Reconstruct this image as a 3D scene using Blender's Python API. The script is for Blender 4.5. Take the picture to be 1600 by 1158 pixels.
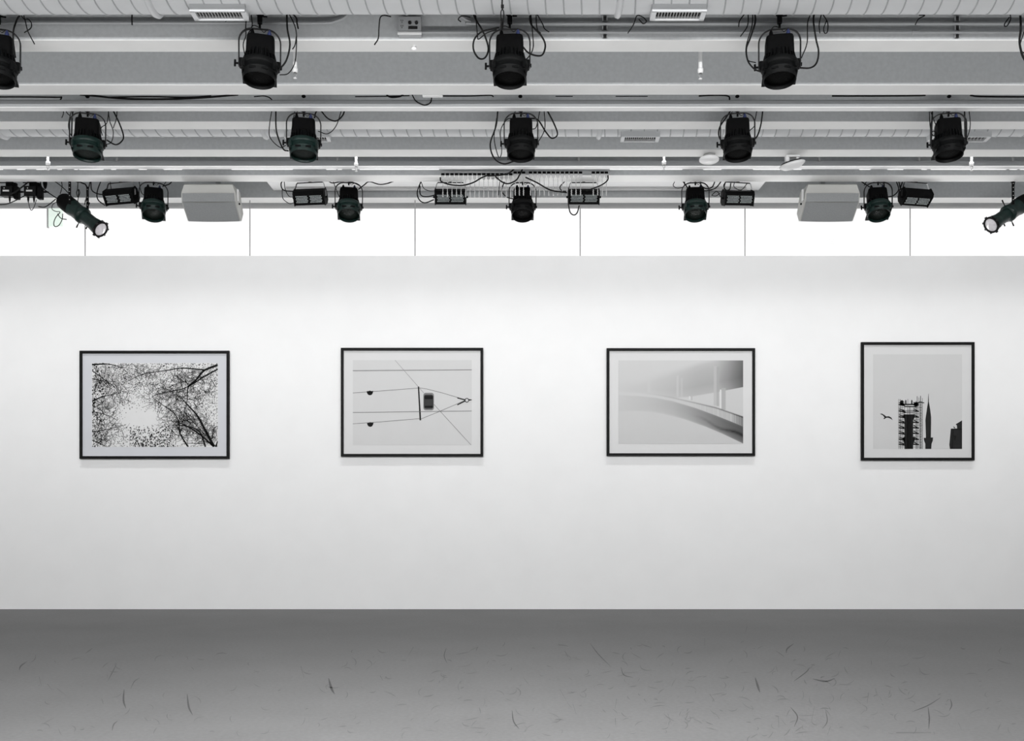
import bpy, math, random
import numpy as np
from mathutils import Vector, Matrix
random.seed(7)
C = bpy.context.scene
for o in list(bpy.data.objects):
    bpy.data.objects.remove(o)

# ------------------------------------------------------------------ camera, light, exposure
F = 1500.0; HY = 780.0; EYE = 1.2843; WALL = 11.2
cam_d = bpy.data.cameras.new('camera')
cam = bpy.data.objects.new('camera', cam_d)
C.collection.objects.link(cam)
cam.location = (0, 0, EYE); cam.rotation_euler = (math.pi/2, 0, 0)
cam_d.sensor_fit = 'HORIZONTAL'; cam_d.sensor_width = 36
cam_d.lens = F/1600*36; cam_d.shift_y = (HY-579)/1600
cam_d.clip_end = 100
C.camera = cam
C.view_settings.view_transform = 'Standard'
C.view_settings.look = 'None'
C.view_settings.gamma = 1
C.view_settings.use_curve_mapping = False
C.view_settings.exposure = 0.0
w = bpy.data.worlds.new('world'); C.world = w; w.use_nodes = True
w.node_tree.nodes['Background'].inputs[0].default_value = (1, 1, 1, 1)
w.node_tree.nodes['Background'].inputs[1].default_value = 0.25

def area(name, loc, size, sy, power, direction=(0, 0, -1), spread=180):
    l = bpy.data.lights.new(name, 'AREA'); l.shape = 'RECTANGLE'
    l.size = size; l.size_y = sy; l.energy = power; l.spread = math.radians(spread)
    o = bpy.data.objects.new(name, l); C.collection.objects.link(o)
    o.location = loc
    o.rotation_euler = Vector(direction).to_track_quat('-Z', 'Y').to_euler()
    return o
# overhead fills added out of view to light wall and near floor
area('overhead_fill', (-0.1, 1.4, 4.72), 14.5, 0.3, 655, (0, 1, -0.4))
area('overhead_fill', (-0.3, 3.9, 4.7), 5.0, 0.8, 240, (0, 0, -1), 110)
# unseen uplight added low, below the view, to brighten beams and ducts
area('added_upfill', (-0.3, 4.0, 0.15), 13.5, 0.5, 178, (0, 0.35, 1), 140)
# unseen wash light added in a beam bay for the frame shadows
area('added_wash', (-0.4, 10.095, EYE+3.68), 15.0, 0.05, 37, (0, 0.35, -1), 54)
# unseen uplight added behind the partition top to brighten rear soffits
area('added_soffit_light', (-0.5, 11.66, EYE+2.78), 14.0, 0.08, 20, (0, -0.8, 0.55), 95)
GLINT_EMIT = 1.1
PANEL_EMIT = 0.96

# ------------------------------------------------------------------ helpers
def at(px, py, d):
    return Vector(((px-800)*d/F, d, EYE+(HY-py)*d/F))

MATS = {}
def mat(name, rgb, rough=0.6, metal=0.0, var=0.0, scale=8.0, bump=0.0, bscale=60.0, emit=0.0, spec=0.5, attr=None, coat=0.0):
    if name in MATS: return MATS[name]
    m = bpy.data.materials.new(name); m.use_nodes = True
    nt = m.node_tree; b = nt.nodes['Principled BSDF']
    if isinstance(rgb, (int, float)): rgb = (rgb, rgb, rgb)
    b.inputs['Base Color'].default_value = (*rgb, 1)
    b.inputs['Roughness'].default_value = rough
    b.inputs['Metallic'].default_value = metal
    b.inputs['Specular IOR Level'].default_value = spec
    b.inputs['Coat Weight'].default_value = coat
    tc = nt.nodes.new('ShaderNodeTexCoord')
    if var > 0:
        n = nt.nodes.new('ShaderNodeTexNoise'); n.inputs['Scale'].default_value = scale
        n.inputs['Detail'].default_value = 5
        nt.links.new(tc.outputs['Object'], n.inputs['Vector'])
        r = nt.nodes.new('ShaderNodeValToRGB')
        r.color_ramp.elements[0].position = 0.3; r.color_ramp.elements[1].position = 0.7
        r.color_ramp.elements[0].color = (*[c*(1-var) for c in rgb], 1)
        r.color_ramp.elements[1].color = (*[min(1, c*(1+var)) for c in rgb], 1)
        nt.links.new(n.outputs['Fac'], r.inputs['Fac'])
        nt.links.new(r.outputs['Color'], b.inputs['Base Color'])
    if bump > 0:
        n2 = nt.nodes.new('ShaderNodeTexNoise'); n2.inputs['Scale'].default_value = bscale
        nt.links.new(tc.outputs['Object'], n2.inputs['Vector'])
        bp = nt.nodes.new('ShaderNodeBump'); bp.inputs['Strength'].default_value = bump
        bp.inputs['Distance'].default_value = 0.01
        nt.links.new(n2.outputs['Fac'], bp.inputs['Height'])
        nt.links.new(bp.outputs['Normal'], b.inputs['Normal'])
    if attr:
        a = nt.nodes.new('ShaderNodeAttribute'); a.attribute_name = attr
        nt.links.new(a.outputs['Color'], b.inputs['Base Color'])
    if emit > 0:
        b.inputs['Emission Color'].default_value = (1, 1, 1, 1)
        b.inputs['Emission Strength'].default_value = emit
    MATS[name] = m
    return m

def smooth_path(pts, n=6):
    P = [Vector(p) for p in pts]
    if len(P) < 3: return P
    Q = [P[0]*2-P[1]] + P + [P[-1]*2-P[-2]]
    out = []
    for i in range(1, len(Q)-2):
        a, b, c, d = Q[i-1], Q[i], Q[i+1], Q[i+2]
        for k in range(n):
            t = k/n
            out.append(0.5*((2*b)+(c-a)*t+(2*a-5*b+4*c-d)*t*t+(3*b-a-3*c+d)*t**3))
    out.append(P[-1])
    return out

class MB:
    def __init__(s): s.v = []; s.f = []; s.sm = []; s.mi = []; s.m = 0
    def add(s, vs, fs, smooth=False):
        k = len(s.v); s.v += [tuple(v) for v in vs]
        s.f += [tuple(i+k for i in f) for f in fs]; s.sm += [smooth]*len(fs); s.mi += [s.m]*len(fs)
        return s
    def box(s, c, size, rot=None, bevel=0.0):
        c = Vector(c); h = Vector(size)/2
        if bevel > 0:
            # chamfered box: 24 verts
            b = min(bevel, min(h)*0.9); vs = []; idx = {}
            for sx in (-1, 1):
                for sy in (-1, 1):
                    for sz in (-1, 1):
                        for ax in range(3):
                            p = Vector((sx*h.x, sy*h.y, sz*h.z))
                            for j in range(3):
                                if j != ax: p[j] -= (sx, sy, sz)[j]*b
                            idx[(sx, sy, sz, ax)] = len(vs); vs.append(p)
            fs = []
            for ax in range(3):
                for sg in (-1, 1):
                    o = [(-1, -1), (1, -1), (1, 1), (-1, 1)]; f = []
                    for a_, b_ in o:
                        k = [0, 0, 0]; k[ax] = sg; k[(ax+1) % 3] = a_; k[(ax+2) % 3] = b_
                        f.append(idx[(*k, ax)])
                    fs.append(f if sg > 0 else f[::-1])
            for ax in range(3):
                for a_ in (-1, 1):
                    for b_ in (-1, 1):
                        k0 = [0]*3; k0[ax] = -1; k0[(ax+1) % 3] = a_; k0[(ax+2) % 3] = b_
                        k1 = list(k0); k1[ax] = 1
                        A, B = (ax+1) % 3, (ax+2) % 3
                        f = [idx[(*k0, A)], idx[(*k1, A)], idx[(*k1, B)], idx[(*k0, B)]]
                        fs.append(f if a_*b_ < 0 else f[::-1])
            for sx in (-1, 1):
                for sy in (-1, 1):
                    for sz in (-1, 1):
                        f = [idx[(sx, sy, sz, 0)], idx[(sx, sy, sz, 1)], idx[(sx, sy, sz, 2)]]
                        fs.append(f if sx*sy*sz > 0 else f[::-1])
        else:
            vs = [Vector((x*h.x, y*h.y, z*h.z)) for x in (-1, 1) for y in (-1, 1) for z in (-1, 1)]
            fs = [(0, 1, 3, 2), (4, 6, 7, 5), (0, 4, 5, 1), (2, 3, 7, 6), (0, 2, 6, 4), (1, 5, 7, 3)]
        if rot is not None: vs = [rot @ v for v in vs]
        return s.add([v+c for v in vs], fs)
    def tube(s, pts, r, n=8, smooth=True, caps=True, flat=None):
        P = [Vector(p) for p in pts]; N = len(P); vs = []; fs = []
        up = None
        for i in range(N):
            t = (P[min(i+1, N-1)]-P[max(i-1, 0)])
            if t.length < 1e-9: t = Vector((0, 0, 1))
            t.normalize()
            if up is None:
                a = Vector((0, 1, 0)) if abs(t.y) < 0.9 else Vector((1, 0, 0))
            else: a = up
            u = (a - t*a.dot(t)).normalized(); up = u; w_ = t.cross(u)
            rr = r[i] if isinstance(r, (list, tuple)) else r
            for k in range(n):
                th = 2*math.pi*(k+0.5)/n
                if flat: vs.append(P[i]+u*math.cos(th)*flat[0]+w_*math.sin(th)*flat[1])
                else: vs.append(P[i]+u*math.cos(th)*rr+w_*math.sin(th)*rr)
        for i in range(N-1):
            for k in range(n):
                a, b = i*n+k, i*n+(k+1) % n
                fs.append((a, b, b+n, a+n))
        s.add(vs, fs, smooth)
        if caps:
            s.add(vs[:n], [tuple(range(n))[::-1]]); s.add(vs[-n:], [tuple(range(n))])
        return s
    def lathe(s, prof, origin=(0, 0, 0), M=None, n=28, smooth=True, cap0=False, cap1=False):
        # prof list of (r, z)
        vs = []; fs = []
        for r, z in prof:
            for k in range(n):
                th = 2*math.pi*k/n
                vs.append(Vector((r*math.cos(th), r*math.sin(th), z)))
        if M is not None: vs = [M @ v for v in vs]
        vs = [v+Vector(origin) for v in vs]
        for i in range(len(prof)-1):
            for k in range(n):
                a, b = i*n+k, i*n+(k+1) % n
                fs.append((a, b, b+n, a+n))
        s.add(vs, fs, smooth)
        if cap0: s.add(vs[:n], [tuple(range(n))[::-1]])
        if cap1: s.add(vs[-n:], [tuple(range(n))])
        return s
    def loft(s, rings, smooth=True, caps=True):
        n = len(rings[0]); vs = [v for r in rings for v in r]; fs = []
        for i in range(len(rings)-1):
            for k in range(n):
                a, b = i*n+k, i*n+(k+1) % n
                fs.append((a, b, b+n, a+n))
        s.add(vs, fs, smooth)
        if caps:
            s.add(rings[0], [tuple(range(n))[::-1]]); s.add(rings[-1], [tuple(range(n))])
        return s
    def prism_x(s, prof, x0, x1, prof2=None):
        # prof: list of (y,z)
        n = len(prof); q = prof2 or prof
        vs = [Vector((x0, y, z)) for y, z in prof] + [Vector((x1, y, z)) for y, z in q]
        fs = [(k, (k+1) % n, (k+1) % n+n, k+n) for k in range(n)]
        s.add(vs, fs); s.add(vs[:n], [tuple(range(n))[::-1]]); s.add(vs[n:], [tuple(range(n))])
        return s
    def build(s, name, mats, parent=None, loc=None, world=False):
        if not isinstance(mats, (list, tuple)): mats = [mats]
        me = bpy.data.meshes.new(name)
        vs = s.v
        if world and parent is not None:
            iv = MW[parent.name].inverted()
            vs = [tuple(iv @ Vector(v)) for v in vs]
        me.from_pydata(vs, [], s.f)
        for m in mats: me.materials.append(m)
        me.polygons.foreach_set('use_smooth', s.sm)
        me.polygons.foreach_set('material_index', s.mi)
        me.update()
        import bmesh
        bm = bmesh.new(); bm.from_mesh(me); bmesh.ops.recalc_face_normals(bm, faces=bm.faces); bm.to_mesh(me); bm.free()
        o = bpy.data.objects.new(name, me); C.collection.objects.link(o)
        if parent: o.parent = parent
        if loc: o.location = loc
        return o

MW = {}
def tag(o, label=None, cat=None, group=None, kind=None):
    if label: o['label'] = label
    if cat: o['category'] = cat
    if group: o['group'] = group
    if kind: o['kind'] = kind
    return o
def thing(name, label, cat, loc=(0, 0, 0), rotz=0, group=None):
    o = bpy.data.objects.new(name, None); C.collection.objects.link(o)
    o.empty_display_size = 0.05
    o.location = loc; o.rotation_euler = (0, 0, rotz)
    MW[o.name] = Matrix.Translation(Vector(loc)) @ Matrix.Rotation(rotz, 4, 'Z')
    return tag(o, label, cat, group)
def copy_thing(src, loc, rotz, label):
    r = src.copy(); C.collection.objects.link(r); r.location = loc; r.rotation_euler = (0, 0, rotz)
    MW[r.name] = Matrix.Translation(Vector(loc)) @ Matrix.Rotation(rotz, 4, 'Z')
    r['label'] = label
    for ch in [c for c in src.children]:
        if ch.name.startswith('power_cable') or ch.name.startswith('safety_strap'): continue
        c = ch.copy(); C.collection.objects.link(c); c.parent = r
        for g in ch.children:
            d = g.copy(); C.collection.objects.link(d); d.parent = c
    return r

# ------------------------------------------------------------------ materials
M_wall = mat('white_wall_paint', 0.86, 0.75, var=0.012, scale=3, bump=0.05, bscale=90, spec=0.2)
M_room = mat('pale_room_paint', 0.75, 0.8, var=0.02, scale=2)
M_web = mat('shaded_concrete', (0.60, 0.615, 0.625), 0.85, var=0.05, scale=30, bump=0.15, bscale=150, spec=0.2)  # web tone kept darker to stand for its shade
M_soffit = mat('brightened_soffit', (0.91, 0.91, 0.90), 0.7, var=0.02, scale=5, spec=0.2)  # underside lightened to stand for light bounced from below
M_duct = mat('grey_painted_duct', (0.66, 0.67, 0.68), 0.5, var=0.02, scale=6)
M_seam = mat('shade_dark_seam', (0.42, 0.43, 0.44), 0.5, var=0.02)  # same paint as the duct, darkened to carry the ridge's shading
M_race = mat('raceway_grey_paint', (0.42, 0.43, 0.44), 0.5, var=0.02, scale=6)
M_lip = mat('white_raceway_lip', 0.85, 0.4, var=0.01)
M_white = mat('white_plastic', 0.82, 0.4, var=0.01)
M_grey = mat('mid_grey_metal', 0.42, 0.5, var=0.03)
M_black = mat('black_fixture_metal', (0.003, 0.0033, 0.0035), 0.5, 0.0, var=0.3, scale=30, spec=0.12)
M_blackm = mat('black_matt_metal', (0.003, 0.003, 0.0032), 0.6, 0.0, var=0.2, scale=20, spec=0.07)
M_green = mat('dark_green_black_enamel', (0.005, 0.017, 0.0145), 0.35, 0.0, var=0.35, scale=25, spec=0.3)
M_yoke = mat('worn_black_steel', (0.02, 0.02, 0.021), 0.35, 0.5, var=0.2, scale=30)
M_silver = mat('bare_steel', (0.55, 0.55, 0.56), 0.3, 0.9, var=0.1, scale=30)
M_cable = mat('black_rubber_cable', (0.006, 0.006, 0.006), 0.55, var=0.1, spec=0.15)
M_blue = mat('dark_blue_connector', (0.03, 0.04, 0.11), 0.45, var=0.1)
M_lensd = mat('dark_lens_glass', (0.0012, 0.0012, 0.0012), 0.5, var=0.3, scale=90, bump=0.6, bscale=120, spec=0.05)
M_lensg = mat('dark_green_lens_glass', (0.002, 0.006, 0.004), 0.4, var=0.5, scale=120, bump=0.7, bscale=140, spec=0.1)
M_lensw = mat('pale_lens_glass', (0.78, 0.75, 0.78), 0.15, var=0.1, scale=30, coat=0.5)
M_led = mat('clear_led_lens', (0.42, 0.46, 0.46), 0.2, var=0.3, scale=80)
M_grille = mat('grey_speaker_grille', (0.30, 0.31, 0.315), 0.7, var=0.08, scale=120, bump=0.3, bscale=300)
M_cab = mat('warm_grey_speaker_cabinet', (0.5, 0.5, 0.48), 0.6, var=0.02)
M_slot = mat('dark_slot', 0.015, 0.8, var=0.2)
M_glint = mat('glint_glow', 1.0, 0.5, emit=GLINT_EMIT)  # glint brightness put in as emission
M_panel = mat('glowing_wall_panel', (0.05, 0.05, 0.05), 0.6, emit=PANEL_EMIT)  # brightness of the back wall put in as emission
M_rod = mat('grey_rod', 0.35, 0.5, var=0.05)
M_frame = mat('black_wood_frame', (0.004, 0.004, 0.004), 0.5, var=0.5, scale=14, bump=0.1, bscale=60, spec=0.15)
M_acry = mat('pale_green_acrylic', (0.25, 0.34, 0.28), 0.2, emit=0.72)
M_acry.node_tree.nodes['Principled BSDF'].inputs['Emission Color'].default_value = (0.92, 1.0, 0.94, 1)
M_conn = mat('grey_tag_plastic', 0.55, 0.5, var=0.05)

# ------------------------------------------------------------------ setting
H = 3.567                    # beam underside above eye level
ZB = EYE+H                   # beam underside
ZD = ZB+0.46                 # deck
XW = 8.6
fm = mat('grey_speckled_floor', (0.112, 0.112, 0.112), 0.55, var=0.05, scale=1.6, bump=0.05, bscale=200, spec=0.25)
# second layer of fine mottling for the floor
nt = fm.node_tree; b = nt.nodes['Principled BSDF']
src = b.inputs['Base Color'].links[0].from_socket
n = nt.nodes.new('ShaderNodeTexNoise'); n.inputs['Scale'].default_value = 38; n.inputs['Detail'].default_value = 8
tc = nt.nodes.new('ShaderNodeTexCoord'); nt.links.new(tc.outputs['Object'], n.inputs['Vector'])
mx = nt.nodes.new('ShaderNodeMix'); mx.data_type = 'RGBA'; mx.blend_type = 'OVERLAY'; mx.inputs[0].default_value = 0.22
nt.links.new(src, mx.inputs[6]); nt.links.new(n.outputs['Fac'], mx.inputs[7]); nt.links.new(mx.outputs[2], b.inputs['Base Color'])

def struct(name, mb, m, parent=None):
    o = mb.build(name, m, parent)
    if parent is None: o['kind'] = 'structure'
    return o
floor = struct('floor', MB().box((0, 4.5, -0.05), (2*XW, 15.5, 0.1)), fm)
ZP = EYE+(HY-400)*WALL/F
struct('wall_front', MB().box((0, WALL+0.06, ZP/2), (2*XW, 0.12, ZP)), M_wall)
struct('wall_left', MB().box((-XW-0.05, 4.5, ZD/2), (0.1, 15.5, ZD)), M_room)
struct('wall_right', MB().box((XW+0.05, 4.5, ZD/2), (0.1, 15.5, ZD)), M_room)
struct('wall_rear', MB().box((0, -3.3, ZD/2), (2*XW, 0.1, ZD)), M_room)
struct('wall_back', MB().box((0, 12.2, ZD/2), (2*XW, 0.1, ZD)), M_room)
ceil = struct('ceiling', MB().box((0, 4.5, ZD+0.05), (2*XW, 15.5, 0.1)), M_web)
beams = [(7.462, 7.654), (8.27, 8.466), (9.07, 9.257), (9.80, 10.001), (10.574, 10.787), (11.36, 11.556)]
beams = [(6.66-0.8*k, 6.85-0.8*k) for k in range(9, -1, -1)] + beams
for a, b_ in beams:
    bo = MB().box((0, (a+b_)/2, (ZB+ZD)/2+0.002), (2*XW, b_-a-0.004, ZD-ZB-0.004)).build('beam', M_web, ceil)
    MB().box((0, (a+b_)/2, ZB+0.002), (2*XW, b_-a, 0.004)).build('bright_soffit_layer', M_soffit, bo)  # thin layer added in a lighter tone to brighten the underside
# bright back wall behind the partition: panels made to glow
gwall = struct('glow_wall', MB().box((0, 12.09, 3.0), (2*XW, 0.03, 0.06)).box((0, 12.09, ZD-0.03), (2*XW, 0.03, 0.06)), M_grey)
joints = [-125+257.7*k for k in range(-1, 8)]
joints = [133-257.7*2, 133-257.7, 133, 390.5, 648.5, 906.5, 1164, 1422, 1422+257.7, 1422+515]
for i in range(len(joints)-1):
    x0 = (joints[i]-800)*11.95/F; x1 = (joints[i+1]-800)*11.95/F
    MB().box(((x0+x1)/2, 11.97, (3.0+ZD)/2), (x1-x0-0.008, 0.03, ZD-3.0-0.02)).build('glow_panel', M_panel, gwall)
# thin hanging rods in front of the panels
rod_where = {133: 'below the nose of the left green profile spotlight', 390.5: 'right beside the left grey loudspeaker',
             648.5: 'left of the flood light whose cables loop beside it', 906.5: 'under the flood light with a cable loop below it',
             1164: 'under the flood light nearest the right loudspeaker', 1422: 'under the tilted flood light at the far right'}
for p, wd in rod_where.items():
    o = MB().tube([at(p, 313.3, 11.46), Vector(((p-800)*11.46/F, 11.46, 3.0))], 0.006, 6).build('hanging_rod', M_rod)
    tag(o, 'thin grey vertical hanging rod '+wd, 'rod', 'rods before the glowing wall')
o = MB().tube([(-XW, 11.74, EYE+3.59), (XW, 11.74, EYE+3.59)], 0.036, 16).build('ceiling_pipe', M_grey)
tag(o, 'long grey pipe along the top of the glowing wall', 'pipe')

# floor scuffs: fibres / scratches in one mesh
M_scuff = mat('dark_scuff', (0.04, 0.04, 0.04), 0.7, var=0.1)
M_scuff2 = mat('faint_scuff', (0.078, 0.078, 0.078), 0.7, var=0.1)
def floor_pt(px, py):
    d = EYE*F/(py-HY); return Vector(((px-800)*d/F, d, 0.0006))
def scuff(mb, pts, wpx):
    sp = smooth_path([(x, y, 0) for x, y in pts], 5); L = []
    N = len(sp)
    for i, p in enumerate(sp):
        t = sp[min(i+1, N-1)]-sp[max(i-1, 0)]; t.normalize()
        nn = Vector((-t.y, t.x, 0)); ww = wpx*(math.sin(math.pi*(0.08+0.88*i/(N-1))))*0.5
        L.append((floor_pt(*(p+nn*ww).xy), floor_pt(*(p-nn*ww).xy)))
    for i in range(N-1):
        mb.add([L[i][0], L[i][1], L[i+1][1], L[i+1][0]], [(0, 1, 2, 3)])
sc = MB()
def z(x, y, right=False): return ((800 if right else 0)+x/2, 930+y/2)
known = [([(60, 235), (65, 222), (85, 207)], 2.2), ([(122, 255), (130, 285)], 2), ([(148, 278), (162, 296)], 2.4), ([(178, 292), (208, 315)], 1.8),
         ([(388, 295), (386, 330), (394, 355)], 3), ([(585, 310), (590, 350), (602, 375)], 3), ([(940, 222), (950, 260)], 2.4), ([(1027, 260), (1035, 290), (1046, 310)], 4),
         ([(1292, 162), (1275, 192)], 2), ([(1145, 232), (1175, 208)], 1.6), ([(1395, 165), (1388, 190), (1398, 215)], 1.4), ([(1430, 325), (1445, 318)], 2),
         ([(1188, 252), (1196, 266)], 3), ([(350, 425), (355, 405), (368, 393)], 1.8), ([(408, 293), (420, 270), (438, 258)], 1.2), ([(338, 266), (352, 240), (366, 212)], 1.2)]
knownr = [([(880, 152), (860, 168), (857, 182)], 2.2), ([(735, 97), (728, 120)], 1.8), ([(602, 135), (602, 160)], 1.6), ([(245, 152), (270, 185), (310, 225)], 1.4),
          ([(150, 295), (170, 330)], 1.8), ([(327, 325), (322, 355)], 2.4), ([(0, 360), (5, 395), (22, 418)], 2), ([(618, 310), (634, 333)], 3), ([(760, 258), (768, 285), (775, 305)], 3.6),
          ([(825, 222), (830, 240)], 2), ([(1114, 305), (1110, 338)], 2.8), ([(1300, 350), (1304, 385), (1302, 420)], 2.2), ([(1370, 325), (1374, 345), (1366, 362)], 2.2),
          ([(1274, 228), (1276, 250)], 2), ([(1340, 320), (1300, 345), (1250, 365)], 1.6), ([(870, 350), (892, 380), (882, 412)], 1.8), ([(945, 348), (935, 400)], 1.4),
          ([(980, 360), (985, 395), (970, 418)], 1.4), ([(832, 380), (834, 415)], 2), ([(323, 385), (324, 408)], 3), ([(487, 370), (498, 405)], 1.8), ([(1090, 340), (1070, 320)], 1.6),
          ([(880, 270), (920, 240), (930, 225)], 1.6), ([(940, 262), (980, 270), (1010, 260)], 2.2), ([(1200, 430), (1310, 430)], 3), ([(995, 412), (985, 440)], 1.8),
          ([(340, 225), (350, 250), (380, 258)], 1.4), ([(1395, 398), (1405, 422)], 1.6), ([(190, 340), (200, 370)], 1.8), ([(1180, 135), (1162, 158)], 1.6), ([(412, 325), (420, 335)], 3)]
for pts, wd in known: scuff(sc, [z(*p) for p in pts], wd*0.95)
for pts, wd in knownr: scuff(sc, [z(*p, True) for p in pts], wd*0.95)
for i in range(70):
    x = random.uniform(0, 1600) if i % 3 else random.uniform(800, 1500); y = random.uniform(1010, 1150)
    a = random.uniform(0, 6.28)
    scuff(sc, [(x, y), (x+math.cos(a)*3, y+math.sin(a)*2)], random.uniform(0.8, 2.0))
so = sc.build('scuff_marks', M_scuff, floor); so['kind'] = 'stuff'; so['label'] = 'dark curled scuff marks'
sc = MB()
for i in range(330):
    x = random.gauss(1080, 300) if i % 3 else random.uniform(0, 1600); y = 1005+145*random.random()**0.75
    if not -10 < x < 1610: continue
    L = random.uniform(6, 26); a = random.uniform(0, 6.28); k = random.uniform(-1.2, 1.2); pts = []
    for j in range(4):
        pts.append((x, y)); x += math.cos(a)*L/3; y += math.sin(a)*L/3*0.6; a += k*0.6
    if min(p[1] for p in pts) < 985: continue
    scuff(sc, pts, random.uniform(0.7, 1.6))
so = sc.build('faint_scuff_marks', M_scuff2, floor); so['kind'] = 'stuff'; so['label'] = 'faint thin curled scuff marks'

# ------------------------------------------------------------------ ducts
def duct(label, yc, hc, r, seam0, spacing_px, d_seam, collars, vents, double=()):
    zc = EYE+hc
    t = thing('air_duct', label, 'duct', (0, yc, zc))
    MB().lathe([(r, -XW), (r, XW)], M=Matrix.Rotation(math.pi/2, 4, 'Y'), n=64).build('duct_shell', M_duct, t)
    # spiral seam
    pitch = spacing_px*(d_seam/F)
    x0 = (seam0-800)*d_seam/F
    turns0 = int((-XW-x0)/pitch)-1; turns1 = int((XW-x0)/pitch)+1
    pts = []; n = 26
    for k in range(turns0*n, turns1*n):
        th = 2*math.pi*k/n; x = x0+pitch*k/n
        if abs(x) < XW-0.02:
            pts.append((x, -math.cos(th)*(r+0.001), -math.sin(th)*(r+0.001)))
    MB().tube(pts, 0.006, 5, smooth=False).build('spiral_seam', M_seam, t)
    for cx in collars:
        x = (cx-800)*(yc)/F
        MB().lathe([(r, -0.03), (r+0.022, -0.022), (r+0.03, 0), (r+0.022, 0.012), (r, 0.02)], (x, 0, 0), Matrix.Rotation(math.pi/2, 4, 'Y'), n=48).build('collar', M_duct, t)
    for (xa, xb) in vents:
        yv = yc-0.02
        a = (xa-800)*yv/F; b = (xb-800)*yv/F; c = (a+b)/2; L = b-a
        R_ = Matrix.Rotation(math.radians(-4), 4, 'X')   # faces down and toward the room
        vb = MB()
        hz = 0.10; dd = r+0.033
        def P(x, u, v): return R_ @ Vector((x, u, -v))
        # housing shell: frame bars around slots
        for (bx, bu, sx, su) in ((c, 0.056, L, 0.014), (c, -0.056, L, 0.014), (a+0.018, 0, 0.036, 0.12), (b-0.018, 0, 0.036, 0.12)):
            vb.box(P(bx, bu, dd-0.02), (sx, su, 0.07), R_.to_3x3())
        g = vb.build('vent_grille', M_duct, t)
        MB().box(P(c, 0, dd-0.018), (L-0.07, 0.10, 0.01), R_.to_3x3()).build('vent_opening', M_slot, g)
        sl = MB(); ns = 15
        for k in range(1, ns):
            xx = a+0.036+(L-0.072)*k/ns
            sl.box(P(xx, 0, dd-0.002), (0.006, 0.10, 0.014), R_.to_3x3())
        sl.build('slats', M_grey, g)
    return t
duct('large grey spiral duct along the top edge, in front of the nearest row of spotlights', 7.08, 3.82, 0.22, 55, 28.3, 6.95, [240, 968], [(300, 386), (1017, 1102)])
duct('narrower-looking spiral duct farther back, behind the middle row of spotlights', 9.53, 3.811, 0.20, 10, 20.7, 9.42, [3, 414, 937], [(446, 516), (970, 1030), (1452, 1545)])

# ------------------------------------------------------------------ raceways
def raceway(label, y, h0, h1, joints_px):
    t = thing('lighting_raceway', label, 'raceway', (0, y, EYE+h0))
    hh = h1-h0; r = hh/2
    prof = [(0.03, 0), (0.03, hh)] + [(-0.012-r*0.55*max(0.0, math.sin(a))**0.45, r+r*math.cos(a)) for a in [math.pi*k/10 for k in range(11)]]
    MB().prism_x(prof, -XW, XW).build('raceway_body', M_race, t)
    MB().box((0, -0.008, -0.004), (2*XW, 0.085, 0.008)).build('bottom_lip', M_lip, t)
    for p in joints_px:
        x = (p-800)*y/F; MB().prism_x([(q[0]-0.0012, q[1]) for q in prof], x-0.0025, x+0.0025).build('joint_cover', M_grey, t)
    return t
raceway('grey half-round raceway carrying the middle row of spotlights', 8.71, 3.541, 3.615, [486, 916])
raceway('grey half-round raceway just above the back row of fixtures', 10.28, 3.553, 3.620, [408, 903])
# rail with glowing segments drawn in as its glints
t = thing('glint_strip', 'long row of glowing segments standing for glints before the rearmost wide beam', 'glint', (0, 10.44, EYE+3.60))
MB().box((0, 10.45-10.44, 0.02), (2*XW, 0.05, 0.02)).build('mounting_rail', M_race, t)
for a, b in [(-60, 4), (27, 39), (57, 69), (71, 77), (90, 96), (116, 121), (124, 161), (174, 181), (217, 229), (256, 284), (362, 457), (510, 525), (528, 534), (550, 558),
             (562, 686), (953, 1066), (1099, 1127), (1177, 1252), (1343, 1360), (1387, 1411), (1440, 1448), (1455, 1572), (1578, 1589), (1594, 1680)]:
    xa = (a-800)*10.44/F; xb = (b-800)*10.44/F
    MB().tube([(xa, 0, -0.006), (xb, 0, -0.006)], 0.011, 10).build('tube', M_glint, t)  # glowing segment standing for a glint, no lamp
# screen cassette
t = thing('projection_screen_case', 'white recessed projection screen case above the back row of fixtures', 'screen case', (0, 11.17, EYE+3.647))
xa, xb = -384*11.0/F, 397*11.0/F
MB().box(((xa+xb)/2, 0, 0.05), (xb-xa, 0.35, 0.1)).build('case', M_white, t)
MB().box(((xa+xb)/2, 0.06, -0.002), (xb-xa-0.35, 0.045, 0.006)).build('slot', M_grey, t)
MB().box(((xa+xb)/2, 0.12, -0.006), (xb-xa-0.30, 0.02, 0.012)).build('bottom_bar', M_white, t)

# conduits on nearest beam
def conduit(label, pts, d, r=0.0105, couplings=()):
    P = smooth_path([at(x, y, d) for x, y in pts], 6)
    t = thing('conduit', label, 'conduit', P[0])
    MB().tube([p-P[0] for p in P], r, 10).build('conduit_pipe', M_race, t)
    for (x, y) in couplings:
        c = at(x, y, d)-P[0]; MB().tube([c-Vector((0.025, 0, 0)), c+Vector((0.025, 0, 0))], r*1.45, 12).build('coupling', M_race, t)
    return t
conduit('grey conduit left of the socket box, bending up behind the large duct', [(-60, 36), (200, 36), (400, 36), (505, 36), (525, 33), (540, 26), (548, 15)], 7.43)
conduit('lower grey conduit running right from the socket box', [(655, 50.5), (740, 50.5), (1100, 50.5), (1660, 50.5)], 7.43, 0.0105, [(738, 50.5), (1430, 50.5)])
conduit('upper grey conduit bending down beside the nearest centre spotlight', [(700, 10), (716, 22), (735, 34), (760, 37), (1100, 37), (1660, 37)], 7.43)
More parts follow.
